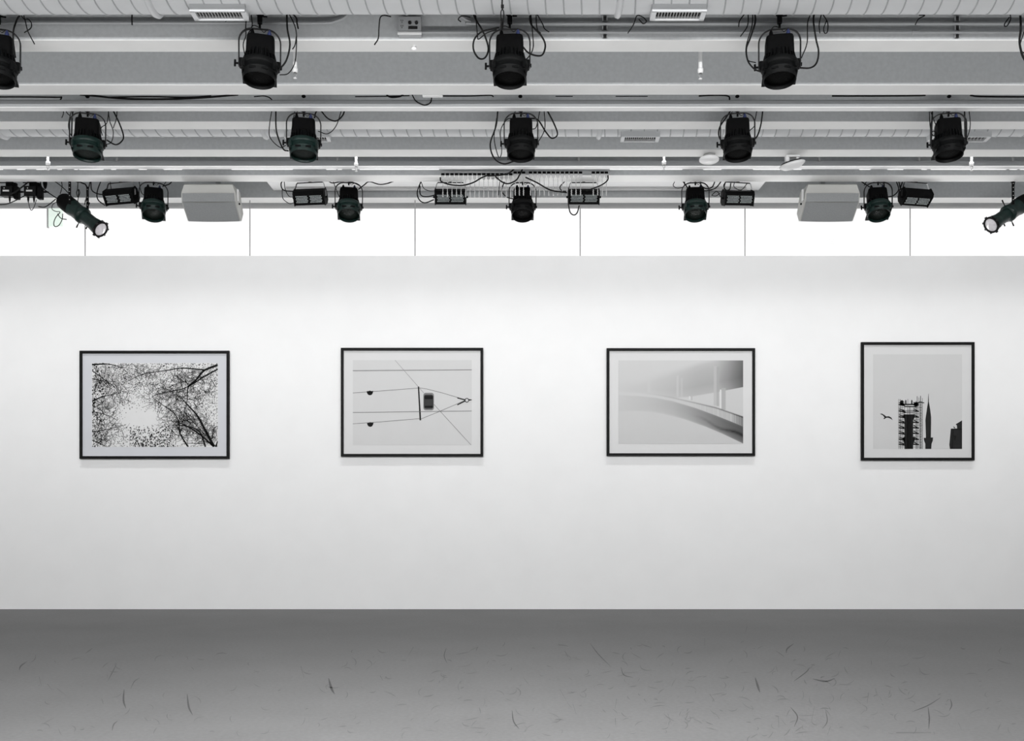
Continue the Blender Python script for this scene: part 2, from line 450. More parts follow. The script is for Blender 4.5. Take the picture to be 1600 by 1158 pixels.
for p, wd in ((945, 'right of the nearest centre spotlight'), (1495, 'near the right edge of the picture')):
    c = at(p, 42, 7.448); t = thing('strut_bracket', 'small grey strut bracket holding two conduits '+wd, 'bracket', c, 0, 'conduit brackets')
    mb = MB(); mb.box((-0.016, -0.003, 0), (0.006, 0.016, 0.17)); mb.box((0.016, -0.003, 0), (0.006, 0.016, 0.17)); mb.box((0, 0.004, 0), (0.034, 0.004, 0.17)); mb.build('channel', M_race, t)
    for zz in (0.065, -0.01, -0.075): MB().box((0, -0.002, zz), (0.024, 0.01, 0.024)).build('strut_nut', M_slot, t)
# socket box
c = at(640, 39.5, 7.40)
t = thing('socket_box', 'grey wall box with outlets and two round sockets under the large duct', 'socket box', c)
MB().box((0, 0.03, 0), (0.178, 0.06, 0.142), bevel=0.004).build('box', M_race, t)
MB().box((0, -0.002, -0.062), (0.184, 0.008, 0.02)).build('lower_lip', M_lip, t)
for xx in (-0.003, 0.048):
    MB().lathe([(0.013, 0), (0.013, -0.006), (0.009, -0.008)], (xx+0.005, 0, 0.018), Matrix.Rotation(-math.pi/2, 4, 'X'), 14, cap1=True).build('round_socket', M_slot, t)
MB().box((0.026, -0.002, -0.02), (0.07, 0.006, 0.02)).build('label_window', M_slot, t)
for zz in (0.03, -0.012):
    mb = MB()
    for xx, z2 in ((-0.066, 0.007), (-0.052, 0.007), (-0.059, -0.007)): mb.box((xx, -0.001, zz+z2), (0.004, 0.004, 0.008))
    mb.build('outlet', M_slot, t)

# small ceiling things
def sprinkler(px, ytop, ybot, d, label):
    a = at(px, ytop, d); b = at(px, ybot, d); a.z = ZD
    L = a.z-b.z
    t = thing('sprinkler_head', label, 'sprinkler', (b.x, d, b.z), 0, 'sprinkler heads')
    MB().tube([(0, 0, L), (0, 0, 0.07)], 0.017 if d < 9 else 0.013, 12).build('drop_pipe', M_white, t)
    MB().lathe([(0.014, 0.095), (0.023, 0.085), (0.023, 0.058), (0.012, 0.05)], n=14).build('cup', M_white, t)
    mb = MB(); mb.tube([(-0.011, 0, 0.05), (-0.012, 0, 0.03), (0, 0, 0.012)], 0.003, 6); mb.tube([(0.011, 0, 0.05), (0.012, 0, 0.03), (0, 0, 0.012)], 0.003, 6)
    mb.build('sprinkler_frame', M_silver, t)
    MB().lathe([(0.002, 0.008), (0.015, 0.006), (0.015, 0.002), (0.002, 0)], n=14, cap0=True, cap1=True).build('deflector', M_white, t)
sprinkler(461, 40, 123, 7.85, 'white sprinkler head hanging right of the nearest left spotlight')
sprinkler(1094.5, 40, 124, 7.85, 'white sprinkler head hanging alone left of the nearest right spotlight')
sprinkler(75, 215, 266, 10.12, 'small white sprinkler head left of the leftmost spotlight of the middle row')
sprinkler(556.5, 215, 268, 10.12, 'small white sprinkler head above the second spotlight of the back row')
sprinkler(1037.5, 215, 265, 10.12, 'small white sprinkler head between the round detector and the row of hooks')
sprinkler(1518, 215, 267, 10.12, 'small white sprinkler head right of the rightmost spotlight of the middle row')
c = at(647, 71.5, 7.56); c.z = ZB
t = thing('ceiling_sensor', 'tiny white dome sensor under the socket box', 'sensor', c)
MB().lathe([(0.012, 0), (0.014, -0.012)], n=16).build('neck', M_grey, t)
MB().lathe([(0.016, -0.012), (0.022, -0.018), (0.02, -0.028), (0.01, -0.034)], n=16, cap0=True, cap1=True).build('dome', M_white, t)
c = at(1108, 250, 9.93); t = thing('smoke_detector', 'flat round white smoke detector left of the tilted disc', 'smoke detector', c)
MB().lathe([(0.095, 0.02), (0.102, 0.008), (0.1, -0.008), (0.085, -0.02), (0.03, -0.026)], n=36, cap0=True, cap1=True).build('detector_cover', M_white, t)
MB().lathe([(0.06, 0.052), (0.06, 0.02)], n=24, cap0=True, cap1=True).build('mount', M_grey, t)
c = at(1238, 258, 9.93); t = thing('wireless_antenna', 'tilted white disc antenna on a short bracket under a beam', 'antenna', c)
R_ = Matrix.Rotation(math.radians(-14), 4, 'Y') @ Matrix.Rotation(math.radians(6), 4, 'X')
MB().lathe([(0.115, 0.022), (0.132, 0.01), (0.128, -0.006), (0.09, -0.03), (0.03, -0.042)], M=R_, n=40, cap1=True).build('disc', M_white, t)
MB().lathe([(0.1, 0.036), (0.118, 0.022)], M=R_, n=40, cap0=True).build('disc_back', M_slot, t)
mb = MB(); mb.box((-0.055, 0, 0.06), (0.035, 0.05, 0.06)); mb.box((0.05, 0, 0.06), (0.025, 0.04, 0.05)); mb.box((0, 0, 0.085), (0.14, 0.07, 0.02)); mb.build('bracket', M_white, t)
c = at(676, 149, 8.50); MBx = MB(); MBx.box((0, 0, 0), (0.18, 0.05, 0.022), bevel=0.004)
o = MBx.build('junction_box', M_white, None, tuple(c)); tag(o, 'short flat white box at the edge of a beam right of the socket box', 'junction box')

# ------------------------------------------------------------------ cables
def cable(pts, d, r=0.006, name='power_cable', parent=None, label=None, wob=0.02):
    P = []
    for i, (x, y) in enumerate(pts):
        dd = d + wob*math.sin(i*1.7+x)
        P.append(at(x, y, dd))
    mb = MB(); mb.tube(smooth_path(P, 5), r, 6)
    if parent is not None:
        return mb.build(name, M_cable, parent, world=True)
    c = P[0]; mb.v = [tuple(Vector(v)-c) for v in mb.v]
    o = mb.build(name, M_cable, None, tuple(c))
    if label: tag(o, label, 'cable')
    return o

# ------------------------------------------------------------------ par spotlights
PV = -0.385
def rr(w_, d_, z, n=28, e=4.0, cy=0):
    out = []
    for k in range(n):
        th = 2*math.pi*(k+0.5)/n; c_, s_ = math.cos(th), math.sin(th)
        out.append(Vector((w_/2*math.copysign(abs(c_)**(2/e), c_), cy+d_/2*math.copysign(abs(s_)**(2/e), s_), z)))
    return out
def make_spot(lens_m, body_m, name='stage_spotlight'):
    t = thing(name, 'x', 'spotlight', (0, 0, 0), 0, 'round black spotlights hanging from the ceiling')
    P0 = (0, 0, PV)
    def part(mb, n, m): 
        return mb.build(n, m, t, P0)
    mb = MB(); mb.loft([rr(0.18, 0.14, 0.212, e=6), rr(0.2, 0.165, 0.207, e=6), rr(0.207, 0.17, 0.195, e=6), rr(0.21, 0.175, 0.13, e=6), rr(0.212, 0.18, 0.055, e=6)])
    hs = part(mb, 'housing', M_blackm)
    mb = MB(); nf = 26
    mb.lathe([(0.095, 0.085), (0.108, 0.03), (0.118, 0.0)], n=28)
    for k in range(nf):
        th = 2*math.pi*k/nf; c_, s_ = math.cos(th), math.sin(th)
        for (ra, za, rb, zb) in ((0.112, 0.085, 0.133, 0.0),):
            w_ = 0.0035; tx, ty = -s_*w_, c_*w_
            vs = [(c_*0.08+tx, s_*0.08+ty, 0.09), (c_*ra+tx, s_*ra+ty, za), (c_*rb+tx, s_*rb+ty, zb), (c_*0.1+tx, s_*0.1+ty, -0.005)]
            v2 = [(x-2*tx, y-2*ty, z_) for x, y, z_ in vs]
            mb.add(vs+v2, [(0, 1, 2, 3), (7, 6, 5, 4), (0, 4, 5, 1), (1, 5, 6, 2), (2, 6, 7, 3)])
    part(mb, 'cooling_fins', M_black)
    part(MB().lathe([(0.118, 0.012), (0.138, 0.008), (0.141, -0.004), (0.141, -0.03), (0.136, -0.038), (0.125, -0.04)], n=40), 'collar_ring', body_m)
    part(MB().lathe([(0.130, -0.036), (0.127, -0.06), (0.131, -0.066), (0.131, -0.076), (0.124, -0.082), (0.123, -0.122), (0.119, -0.126), (0.116, -0.122), (0.116, -0.085)], n=40), 'barrel', body_m)
    part(MB().lathe([(0.116, -0.092), (0.09, -0.102), (0.05, -0.108), (0.01, -0.11)], n=32, cap1=True), 'lens', lens_m)
    mb = MB()
    for (cx, cy, sx, sy) in ((0, 0.112, 0.252, 0.008), (0, -0.118, 0.14, 0.008), (0.1225, 0.02, 0.008, 0.18), (-0.1225, 0.02, 0.008, 0.18)):
        mb.box((cx, cy, -0.088), (sx, sy, 0.018))
    for sx in (-1, 1):
        for sy in (1,):
            a = Vector((sx*0.127, sy*0.116, 0))
            vs = [a, Vector((sx*0.127, sy*0.04, 0)), Vector((sx*0.04, sy*0.116, 0))]
            mb.add([v+Vector((0, 0, -0.098)) for v in vs]+[v+Vector((0, 0, -0.094)) for v in vs], [(0, 1, 2), (3, 5, 4), (0, 3, 4, 1), (1, 4, 5, 2), (2, 5, 3, 0)])
    part(mb, 'gel_frame_holder', M_black)
    part(MB().lathe([(0.1185, -0.1245), (0.1205, -0.127), (0.1215, -0.1275), (0.1225, -0.126)], n=40), 'rim', M_yoke)
    # clips on the barrel
    for k in (0.7, 2.44):
        c_, s_ = math.cos(-k), math.sin(-k)
        mb = MB().box((c_*0.138, s_*0.138, -0.05), (0.018, 0.022, 0.05), Matrix.Rotation(-k, 3, 'Z'))
        part(mb, 'clip', body_m)
    for sx, m_ in ((-1, M_blackm), (1, M_blue)):
        part(MB().lathe([(0.018, 0.205), (0.017, 0.23), (0.012, 0.25), (0.007, 0.265)], (sx*0.063, -0.045, 0), n=14, cap1=True), 'connector', m_)
    # T handle on the left, bolt on the right
    mb = MB().tube([(-0.14, 0, -0.005), (-0.182, 0, -0.005)], 0.008, 8); mb.tube([(-0.182, 0, -0.03), (-0.182, 0, 0.02)], 0.0085, 8); part(mb, 'tilt_handle', M_black)
    mb = MB().tube([(0.135, 0, -0.005), (0.165, 0, -0.005)], 0.014, 8); part(mb, 'tilt_bolt', M_black)
    for sx in (-1, 1):
        part(MB().box((sx*0.135, 0, 0.0), (0.03, 0.045, 0.075), bevel=0.006), 'side_bracket', M_black)
    # yoke
    pts = [(-0.153, 0, -0.02), (-0.154, 0, 0.16)]
    for k in range(0, 9): a = math.pi/2*k/8; pts.append((-0.154+0.10*(1-math.cos(a)), 0, 0.172+0.10*math.sin(a)))
    for k in range(8, -1, -1): a = math.pi/2*k/8; pts.append((0.154-0.10*(1-math.cos(a)), 0, 0.172+0.10*math.sin(a)))
    pts += [(0.154, 0, 0.16), (0.153, 0, -0.02)]
    mb = MB().tube(pts, 0.01, 8, flat=(0.019, 0.0058)); mb.build('yoke', M_yoke, t, P0)
    mb = MB().box((0, 0, 0.33), (0.036, 0.034, 0.085), bevel=0.004); mb.box((0, 0, 0.365), (0.056, 0.045, 0.035), bevel=0.006); mb.tube([(0, 0, 0.29), (0, 0, 0.245)], 0.009, 8); mb.tube([(0.02, 0, 0.34), (0.055, 0, 0.34)], 0.006, 6)
    mb.build('clamp', M_blackm, t, P0)
    mb = MB().tube(smooth_path([(-0.063, -0.045, 0.26), (-0.04, -0.03, 0.285), (0.0, -0.03, 0.27), (0.03, -0.03, 0.24), (0.063, -0.045, 0.26)], 4), 0.003, 6); mb.build('jumper_lead', M_cable, t, P0)
    return t
YK = {'yoke', 'clamp', 'jumper_lead'}
def set_spot(t, tilt, roll=0):
    for ch in t.children:
        base = ch.name.split('.')[0]
        if base in YK or base.startswith('power_cable') or base == 'safety_strap': continue
        ch.rotation_euler = (-math.radians(tilt), math.radians(roll), 0)
def at_piv(px, py, d):
    p = at(px, py, d); p.z -= PV; return p
R1, R2, R3 = 7.31, 8.80, 10.93
spots = [
 (-3, 102, R1, 8, 18, 0, 'black spotlight cut off by the left edge, nearest row', 0),
 (406, 102, R1, 8, 12, 2, 'large black spotlight left of centre in the nearest row, handle to the left', 0),
 (796.5, 102, R1, 9, -2, 0, 'large black spotlight in the centre of the nearest row, strap over the duct', 0),
 (1218, 102, R1, 9, -10, 0, 'large black spotlight right of centre in the nearest row, between two cable loops', 0),
 (137, 224, R2, 8, 14, 0, 'black spotlight at the left end of the middle row', 1),
 (474.5, 224, R2, 8, 10, 0, 'black spotlight second from the left in the middle row', 1),
 (814, 224, R2, 9, 0, 0, 'black spotlight in the centre of the middle row, big cable loop on its left', 0),
 (1152.5, 224, R2, 9, -8, 0, 'black spotlight fourth in the middle row, left of the tilted white disc', 0),
 (1482, 224, R2, 9, -10, 0, 'black spotlight at the right end of the middle row', 0),
 (240, 323, R3, 22, 18, 0, 'black spotlight in the back row left of the left grey loudspeaker', 1),
 (545, 323, R3, 22, 8, 0, 'black spotlight second in the back row, right of a wide flood light', 1),
 (816.5, 323, R3, 22, 0, 0, 'black spotlight in the centre of the back row, behind the hanging hooks', 0),
 (1086.5, 323, R3, 22, -6, 0, 'black spotlight in the back row right of the hanging hooks', 1),
 (1372, 323, R3, 22, -8, 0, 'black spotlight in the back row right of the right grey loudspeaker', 1),
]
proto = {0: make_spot(M_lensd, M_black), 1: make_spot(M_lensg, M_green)}
used = {0: False, 1: False}
S = []
for (px, py, d, tilt, yaw, roll, lab, kind) in spots:
    p = at_piv(px, py, d)
    if not used[kind]:
        t = proto[kind]; used[kind] = True
        t.location = p; t.rotation_euler = (0, 0, math.radians(yaw)); t['label'] = lab
        MW[t.name] = Matrix.Translation(p) @ Matrix.Rotation(math.radians(yaw), 4, 'Z')
    else:
        t = copy_thing(proto[kind], p, math.radians(yaw), lab)
    S.append(t)
for t, sp in zip(S, spots):
    set_spot(t, sp[3], sp[5])
    if sp[2] < 8:
        for ch in t.children:
            if ch.name.startswith('clamp'): ch.scale = (1, 1, 1.1)
for yy, hh, r_, lab in ((7.345, 3.738, 0.024, 'dark lighting pipe above the nearest row of spotlights'), (8.80, 3.632, 0.02, 'dark lighting pipe behind the middle raceway'), (10.93, 3.682, 0.024, 'dark lighting pipe above the back row of fixtures')):
    o = MB().tube([(-XW, yy, EYE+hh), (XW, yy, EYE+hh)], r_, 14).build('lighting_pipe', M_yoke); tag(o, lab, 'pipe')
# the shell of each spot keeps its part-level transform; cables follow in world space
TH, TN = 0.0068, 0.0042
spot_cables = {
 0: [([(24, 90), (21, 68), (21, 48), (27, 30), (35, 20)], TH)],
 1: [([(386, 18), (384, 40), (384, 56), (380, 70), (384, 92)], TN), ([(392, 20), (394, 40), (388, 52)], TN), ([(448, 18), (449, 45), (453, 70), (447, 95), (435, 110)], TH), ([(450, 18), (462, 45), (463, 75), (460, 100), (450, 115), (437, 117)], TN)],
 2: [([(739, 18), (743, 30), (755, 50), (763, 75), (758, 90), (748, 91), (740, 78), (741, 62), (752, 50), (770, 45), (780, 43)], TH), ([(743, 20), (746, 55), (748, 61), (760, 52), (776, 46)], TN),
     ([(828, 18), (830, 38), (845, 55), (852, 70), (848, 85), (838, 87), (825, 82), (817, 73)], TH), ([(829, 18), (832, 50), (833, 75), (825, 90), (819, 93)], TN)],
 3: [([(1179, 17), (1180, 35), (1172, 60), (1166, 77), (1169, 96), (1179, 108), (1189, 112)], TH), ([(1176, 17), (1175, 40), (1166, 72), (1168, 93), (1181, 98)], TN),
     ([(1273, 18), (1271, 33), (1275, 61), (1279, 80), (1276, 98), (1266, 106), (1249, 106)], TH), ([(1268, 20), (1262, 35), (1261, 67), (1252, 91)], TN)],
 4: [([(114, 171), (112.5, 189), (112, 213)], TH), ([(112, 171), (107, 194), (109, 207), (113, 214)], TN), ([(169, 171), (171.5, 189), (177, 206), (174, 222), (165, 226)], TN),
     ([(176, 171), (187, 194), (193, 213), (189, 222), (180, 226), (167, 219)], TH), ([(183, 171), (182, 185), (177, 200)], TN), ([(170, 171), (167, 192), (158, 200), (160, 212)], TN)],
 5: [([(425, 171), (421, 197), (422, 215), (437, 230), (447, 227)], TN), ([(431, 171), (432, 205), (442, 232), (451, 236)], TH), ([(491, 185), (494, 175), (500, 172), (512, 185), (525, 189), (535, 181), (539, 171)], TH),
     ([(534, 171), (525, 197), (512, 209), (497, 205)], TN), ([(461, 171), (457, 195), (455, 210)], TN)],
 6: [([(778, 171), (775, 197), (766, 225), (772, 247), (787, 256), (803, 252)], TH), ([(776, 185), (772, 215), (777, 240), (781, 246), (784, 235), (782, 205), (792, 187), (801, 185)], TN),
     ([(825, 185), (840, 187), (852, 205), (862, 216), (871, 210), (865, 192), (854, 171)], TH), ([(850, 171), (851, 202), (839, 225)], TN), ([(844, 171), (840, 190), (837, 200), (830, 202)], TN)],
 7: [([(1143, 171), (1135, 183), (1125, 198), (1123, 211), (1127, 221)], TH), ([(1192, 171), (1189, 194), (1184, 211), (1178, 219)], TH), ([(1183, 171), (1179, 192), (1178, 198), (1169, 206)], TN)],
 8: [([(1452, 171), (1453, 194), (1456, 215)], TN), ([(1457, 171), (1456, 196), (1455, 224)], TH), ([(1454, 174), (1463, 198), (1463, 206), (1459, 212), (1455.5, 208), (1459, 205), (1463, 209)], TN),
     ([(1507, 171), (1508, 215)], TH), ([(1514, 171), (1516, 196), (1512, 213), (1508, 218)], TN)],
 9: [([(217, 282), (221, 301), (229, 307)], TN), ([(269, 283), (264, 288), (254, 291)], TH), ([(260, 283), (254, 292)], TN)],
 10: [([(512, 282), (520, 286), (538, 283), (551, 285), (562, 290)], TH), ([(560, 296), (569, 289), (577, 284), (592, 288), (604, 287), (616, 283)], TH), ([(520, 282), (530, 307), (535, 312)], TN)],
 11: [([(788, 284), (784, 298), (792, 308), (803, 311)], TH), ([(781, 282), (779, 305)], TN)],
 12: [([(1066, 282), (1072, 290), (1076, 297)], TH), ([(1054, 284), (1052, 290), (1058, 294), (1068, 292), (1070, 284)], TN), ([(1094, 282), (1096, 290), (1104, 295), (1113, 292), (1117, 283)], TH), ([(1128, 282), (1118, 294), (1104, 298), (1095, 297)], TH)],
 13: [([(1345, 283), (1355, 290), (1364, 295)], TH), ([(1355, 282), (1350, 290)], TN), ([(1400, 282), (1404, 296), (1397, 305), (1387, 308)], TH), ([(1381, 282), (1382, 296)], TH)],
}
for i, L in spot_cables.items():
    d0 = spots[i][2]+(-0.01 if spots[i][2] < 8 else 0.02)
    for pts, r in L: cable(pts, d0, r, parent=S[i], wob=0.012)
# strap with carabiner of the centre spotlight, hangs in front of the duct
mb = MB(); P = [at(785, -12, 6.84), at(784.5, 6, 6.85), at(785, 14, 6.86)]
mb.tube(P, 0.006, 6)
lk = smooth_path([at(785, 14, 6.86), at(782.7, 19, 6.87), at(783, 30, 6.9), at(785, 33, 6.93), at(787, 30, 6.92), at(787, 19, 6.88), at(785, 14, 6.86)], 4)
mb.tube(lk, 0.004, 6)
mb.tube([at(785, 7, 6.85), at(785, 13, 6.86)], 0.011, 6)
mb.tube([at(784.5, 31, 6.93), at(784, 45, 7.25)], 0.014, 6)
mb.build('safety_strap', M_cable, S[2], world=True)

# loose cords
loose = [
 ([(30, 20), (38, 30), (44, 30), (49, 36), (48, 44), (38, 51)], R1, TN, 'thin black cord curling beside the spotlight at the left edge'),
 ([(36, 20), (40, 35), (44, 50), (54, 69)], R1, TN, 'thin black cord end dangling over the light beam near the left edge'),
 ([(206.5, 20), (206, 30), (206.5, 39)], 7.2, 0.0055, 'short black cord stub under the large duct left of its collar'),
 ([(368, 20), (360, 26), (352, 34)], 7.2, TN, 'short black cord stub under the left vent of the large duct'),
 ([(455, 20), (463, 28), (464, 36), (466, 45)], R1, 0.0055, 'short black cord end above the left sprinkler head'),
 ([(463, 57), (461, 70), (457, 77)], R1, TN, 'tiny black cord tip beside the left sprinkler head'),
 ([(611, 26), (600, 24), (594, 28), (592, 45), (591, 60), (585, 70)], 7.2, 0.005, 'black cord dangling left of the socket box'),
 ([(720, 34), (716, 30), (722, 25), (735, 27)], 7.2, TN, 'small curled black cord right of the socket box'),
 ([(838, 20), (848, 38), (851, 45), (858, 50)], R1, TN, 'thin black cord end right of the centre spotlight of the nearest row'),
 ([(838, 20), (838, 35), (840, 47), (845, 52)], R1, TN, 'second thin black cord right of the centre spotlight of the nearest row'),
 ([(981, 52), (990, 38), (995, 25), (1003, 26), (1010, 33), (1005, 37), (998, 30)], 7.2, TN, 'black looped cord under the right vent of the large duct'),
 ([(1165, 20), (1156, 32), (1154, 42)], R1, TN, 'upper thin cord end left of the right spotlight of the nearest row'),
 ([(1169, 20), (1168, 40), (1157, 57)], R1, TN, 'lower thin cord end left of the right spotlight of the nearest row'),
 ([(1284, 20), (1280, 38), (1281, 52)], R1, TN, 'thin straight cord end right of the right spotlight of the nearest row'),
 ([(1284, 20), (1293, 35), (1293, 49), (1289, 52), (1287, 45), (1291, 33)], R1, TN, 'narrow cord loop right of the right spotlight of the nearest row'),
 ([(1436, 24), (1445, 24), (1435, 30), (1430, 39)], 7.2, TN, 'black cord stub under the large duct left of the right strut bracket'),
 ([(1578, 20), (1579, 30), (1574, 40), (1570, 41), (1570, 37), (1577, 27)], 7.25, TN, 'small cord loop near the right edge under the large duct'),
 ([(1594, 18), (1595, 45), (1593, 65), (1597, 85), (1604, 98)], 7.25, 0.009, 'thick black cable at the right edge of the picture'),
 ([(1600, 50), (1594, 70), (1596, 80), (1604, 84)], 7.25, TN, 'thin black cable at the right edge of the picture'),
 ([(99, 170), (99, 178), (96.5, 184)], R2, TN, 'short cord tip left of the leftmost spotlight of the middle row'),
 ([(102, 170), (105, 177), (110, 181)], R2, TN, 'second short cord tip by the leftmost spotlight of the middle row'),
 ([(643, 146), (650, 158), (662, 164), (672, 161), (675, 150)], 8.68, 0.005, 'black cord hanging in a U below the flat white box'),
 # cable runs above the middle raceway
 ([(-40, 151.5), (40, 151.5), (90, 152), (96, 152), (94, 157)], 8.69, 0.0065, 'flat black cable at the far left on top of the middle raceway'),
 ([(125, 148), (150, 150), (190, 154), (250, 155), (310, 153), (372, 148)], 8.69, 0.009, 'sagging bundle of black cables left on top of the middle raceway'),
 ([(170, 152), (230, 151), (290, 152), (330, 150)], 8.67, 0.007, 'straight black cable above the sagging bundle on the middle raceway'),
 ([(397, 151), (412, 150), (420, 152), (425, 156)], 8.69, 0.005, 'short black cable end right of the sagging bundle'),
 ([(555, 151), (600, 150.5), (640, 149.5)], 8.69, 0.005, 'thin black cable left of the flat white box'),
 ([(604, 149), (612, 152), (624, 151), (630, 148)], 8.68, 0.008, 'coiled black cable left of the flat white box'),
 ([(692, 150), (735, 150), (765, 149), (771, 151)], 8.69, 0.006, 'black cable right of the flat white box'),
 ([(868, 150.5), (895, 150.5)], 8.69, 0.004, 'short thin black cable right of the centre spotlight'),
 ([(962, 150.5), (1012, 150.5)], 8.69, 0.004, 'thin black cable left of the arched cable'),
 ([(1092, 150), (1110, 149), (1130, 149), (1139, 151), (1140, 157)], 8.69, 0.007, 'arched black cable above the fourth middle spotlight'),
 ([(1300, 150), (1370, 150), (1430, 149.5), (1446, 149)], 8.69, 0.007, 'long straight black cable on the right part of the middle raceway'),
 ([(1516, 149), (1540, 151), (1660, 151.5)], 8.69, 0.008, 'black cable reaching the right edge on top of the middle raceway'),
 # hanging hook area
 ([(688, 277), (690, 284), (706, 289), (724, 289.5), (740, 285), (752, 278), (762, 274)], 10.40, 0.008, 'black cable sagging below the left hooks'),
 ([(762, 275), (780, 274), (794, 271), (804, 264)], 10.38, 0.008, 'black cable rising right above the hooks'),
 ([(774, 276), (784, 284), (794, 287), (806, 282), (812, 273), (817, 263)], 10.36, 0.008, 'black cable making a deep bow in the middle of the hooks'),
 ([(821, 277), (840, 286), (860, 297), (886, 301)], 10.42, 0.008, 'black cable sloping down from the hooks to a flood light'),
 ([(950, 274), (949, 282), (938, 290), (916, 298)], 10.42, 0.007, 'black cable curving around the right end of the hooks'),
 ([(882, 284), (875, 292), (878, 298), (886, 299)], 10.86, 0.006, 'small black cable bow left of the flood light under the hooks'),
 # far left
 ([(-6, 305), (15, 304), (28, 297), (46, 283)], 10.85, 0.009, 'thick cable crossing in front of the leftmost control box'),
 ([(-6, 320), (10, 319), (25, 313), (38, 306)], 10.9, 0.006, 'cable drooping under the leftmost control box'),
 ([(60, 323), (70, 323.5), (80, 317), (87, 311)], 10.9, 0.006, 'cable running into the back of the left green spotlight'),
 ([(63, 283), (65, 292), (74, 300), (89, 310)], 10.9, 0.006, 'cable from the ceiling to the left green spotlight'),
 ([(85, 283), (97, 292), (108, 303), (113, 309)], 10.9, 0.005, 'cable slanting behind the yoke of the left green spotlight'),
 ([(96, 282), (97, 292), (94, 303)], 10.9, 0.005, 'thin cable above the rear of the left green spotlight'),
 ([(141, 283), (136, 305), (132, 320)], 10.93, 0.006, 'cable right of the yoke of the left green spotlight'),
]
for pts, d, r, lab in loose:
    cable(pts, d, r, name='loose_cable', label=lab, wob=0.006)
# clips on raceways
for (px, d, y0, y1, wd) in [(136.5, 8.70, 148, 152.5, 'above the leftmost middle spotlight'), (474.5, 8.70, 148, 152, 'above the second middle spotlight'), (813, 8.70, 148, 152, 'above the centre middle spotlight'), (1152, 8.70, 148, 152, 'above the fourth middle spotlight'), (1483, 8.70, 148, 152, 'above the rightmost middle spotlight')]:
    c = at(px, (y0+y1)/2+0.7, d); o = MB().box((0, 0, 0), (0.036, 0.03, 0.026), bevel=0.009).build('clamp_top', M_blackm, None, tuple(c)); tag(o, 'small black clamp top on the raceway '+wd, 'clamp')
for px, wd in ((183, 'right of the leftmost middle spotlight'), (527.5, 'right of the second middle spotlight'), (904.5, 'right of the centre middle spotlight'), (1280, 'right of the tilted disc antenna'), (1582, 'near the right edge'), (1436, 'left of the rightmost middle spotlight')):
    c = at(px, 248.6, 10.22); o = MB().box((0, 0, 0), (0.02, 0.02, 0.042), bevel=0.003).build('raceway_clip', M_grey, None, tuple(c))
    tag(o, 'small dark clip on the rear raceway '+wd, 'clip', 'clips on the rear raceway')

# ------------------------------------------------------------------ flood lights
def make_flood(label, px, py, yaw=0.0, tilt=28, roll=0, w_=0.345, group='wide black flood lights of the back row', cables=(), mixd=R3):
    top = at(px, 285.5, mixd)
    c = at(px, py, mixd)
    t = thing('flood_light', label, 'flood light', (c.x, mixd, top.z+0.03), math.radians(yaw), group)
    dz = c.z-(top.z+0.03); zt = -0.03
    R_ = Matrix.Rotation(math.radians(roll), 4, 'Y') @ Matrix.Rotation(math.radians(tilt), 4, 'X')
    def pp(mb, name, m, par=t):
        mb.v = [tuple((R_ @ Vector(v))+Vector((0, 0, dz))) for v in mb.v]
        return mb.build(name, m, par)
    h = 0.15
    prof = [(-0.05, -h/2), (-0.05, h/2-0.03), (-0.03, h/2), (0.05, h/2+0.012), (0.075, h/2-0.02), (0.075, -h/2+0.03), (0.03, -h/2)]
    body = pp(MB().prism_x(prof, -w_/2, w_/2), 'housing', M_blackm)
    for x in (-w_/2, w_/2):
        s_ = 1 if x > 0 else -1
        pp(MB().prism_x([(q[0]*1.12, q[1]*1.1) for q in prof], x, x+s_*0.008), 'end_plate', M_black)
    mb = MB(); mb.box((0, -0.052, 0.0-0.008), (w_-0.03, 0.006, 0.10)); pp(mb, 'lens_bezel', M_black)
    mb = MB()
    for g in (-1, 1):
        for r_ in range(5):
            for k in range(9):
                x = g*(w_*0.235)+(k-4)*0.0152+(0.0076 if r_ % 2 else 0)-0.003; z_ = (r_-2)*0.0165-0.008
                pts = [Vector((x+0.0065*math.cos(a*math.pi/3), -0.056, z_+0.0065*math.sin(a*math.pi/3))) for a in range(6)]
                ap = Vector((x, -0.060, z_))
                mb.add(pts+[ap], [(a, (a+1) % 6, 6) for a in range(6)])
    o = pp(mb, 'led_lenses', M_led); o['kind'] = 'stuff'
    # yoke: light metal legs to a dark bar
    hx = w_/2+0.012; tx = w_/2-0.015
    for s_ in (-1, 1):
        a = R_ @ Vector((s_*hx, 0.0, 0)); a.z += dz
        mb = MB().tube([a, Vector((s_*hx*0.99, 0, a.z+0.06)), Vector((s_*tx, 0, zt-0.012)), Vector((s_*(tx-0.012), 0, zt))], 0.005, 6, flat=(0.012, 0.0035))
        mb.build('yoke_leg', M_silver if s_ > 0 else M_yoke, t)
        mb = MB().tube([a-Vector((s_*0.01, 0, 0)), a+Vector((s_*0.016, 0, 0))], 0.012, 8); mb.build('pivot_knob', M_black, t)
    MB().tube([(-tx+0.01, 0, zt), (tx-0.01, 0, zt)], 0.006, 6, flat=(0.014, 0.006)).build('yoke_bar', M_yoke, t)
    MB().box((0, 0, 0.005), (0.03, 0.03, 0.07), bevel=0.004).build('clamp', M_blackm, t)
    for pts, r in cables: cable(pts, mixd-0.02, r, parent=t, wob=0.01)
    return t
make_flood('black flood light between the left green spotlight and a round spotlight', 188.5, 307.5, -14, 30, 0, 0.36, cables=[([(142, 282), (143, 296), (150, 302), (162, 304.5)], TH), ([(158, 282), (152, 299), (153, 312), (164, 321)], TH), ([(172, 283), (174, 298)], TN)])
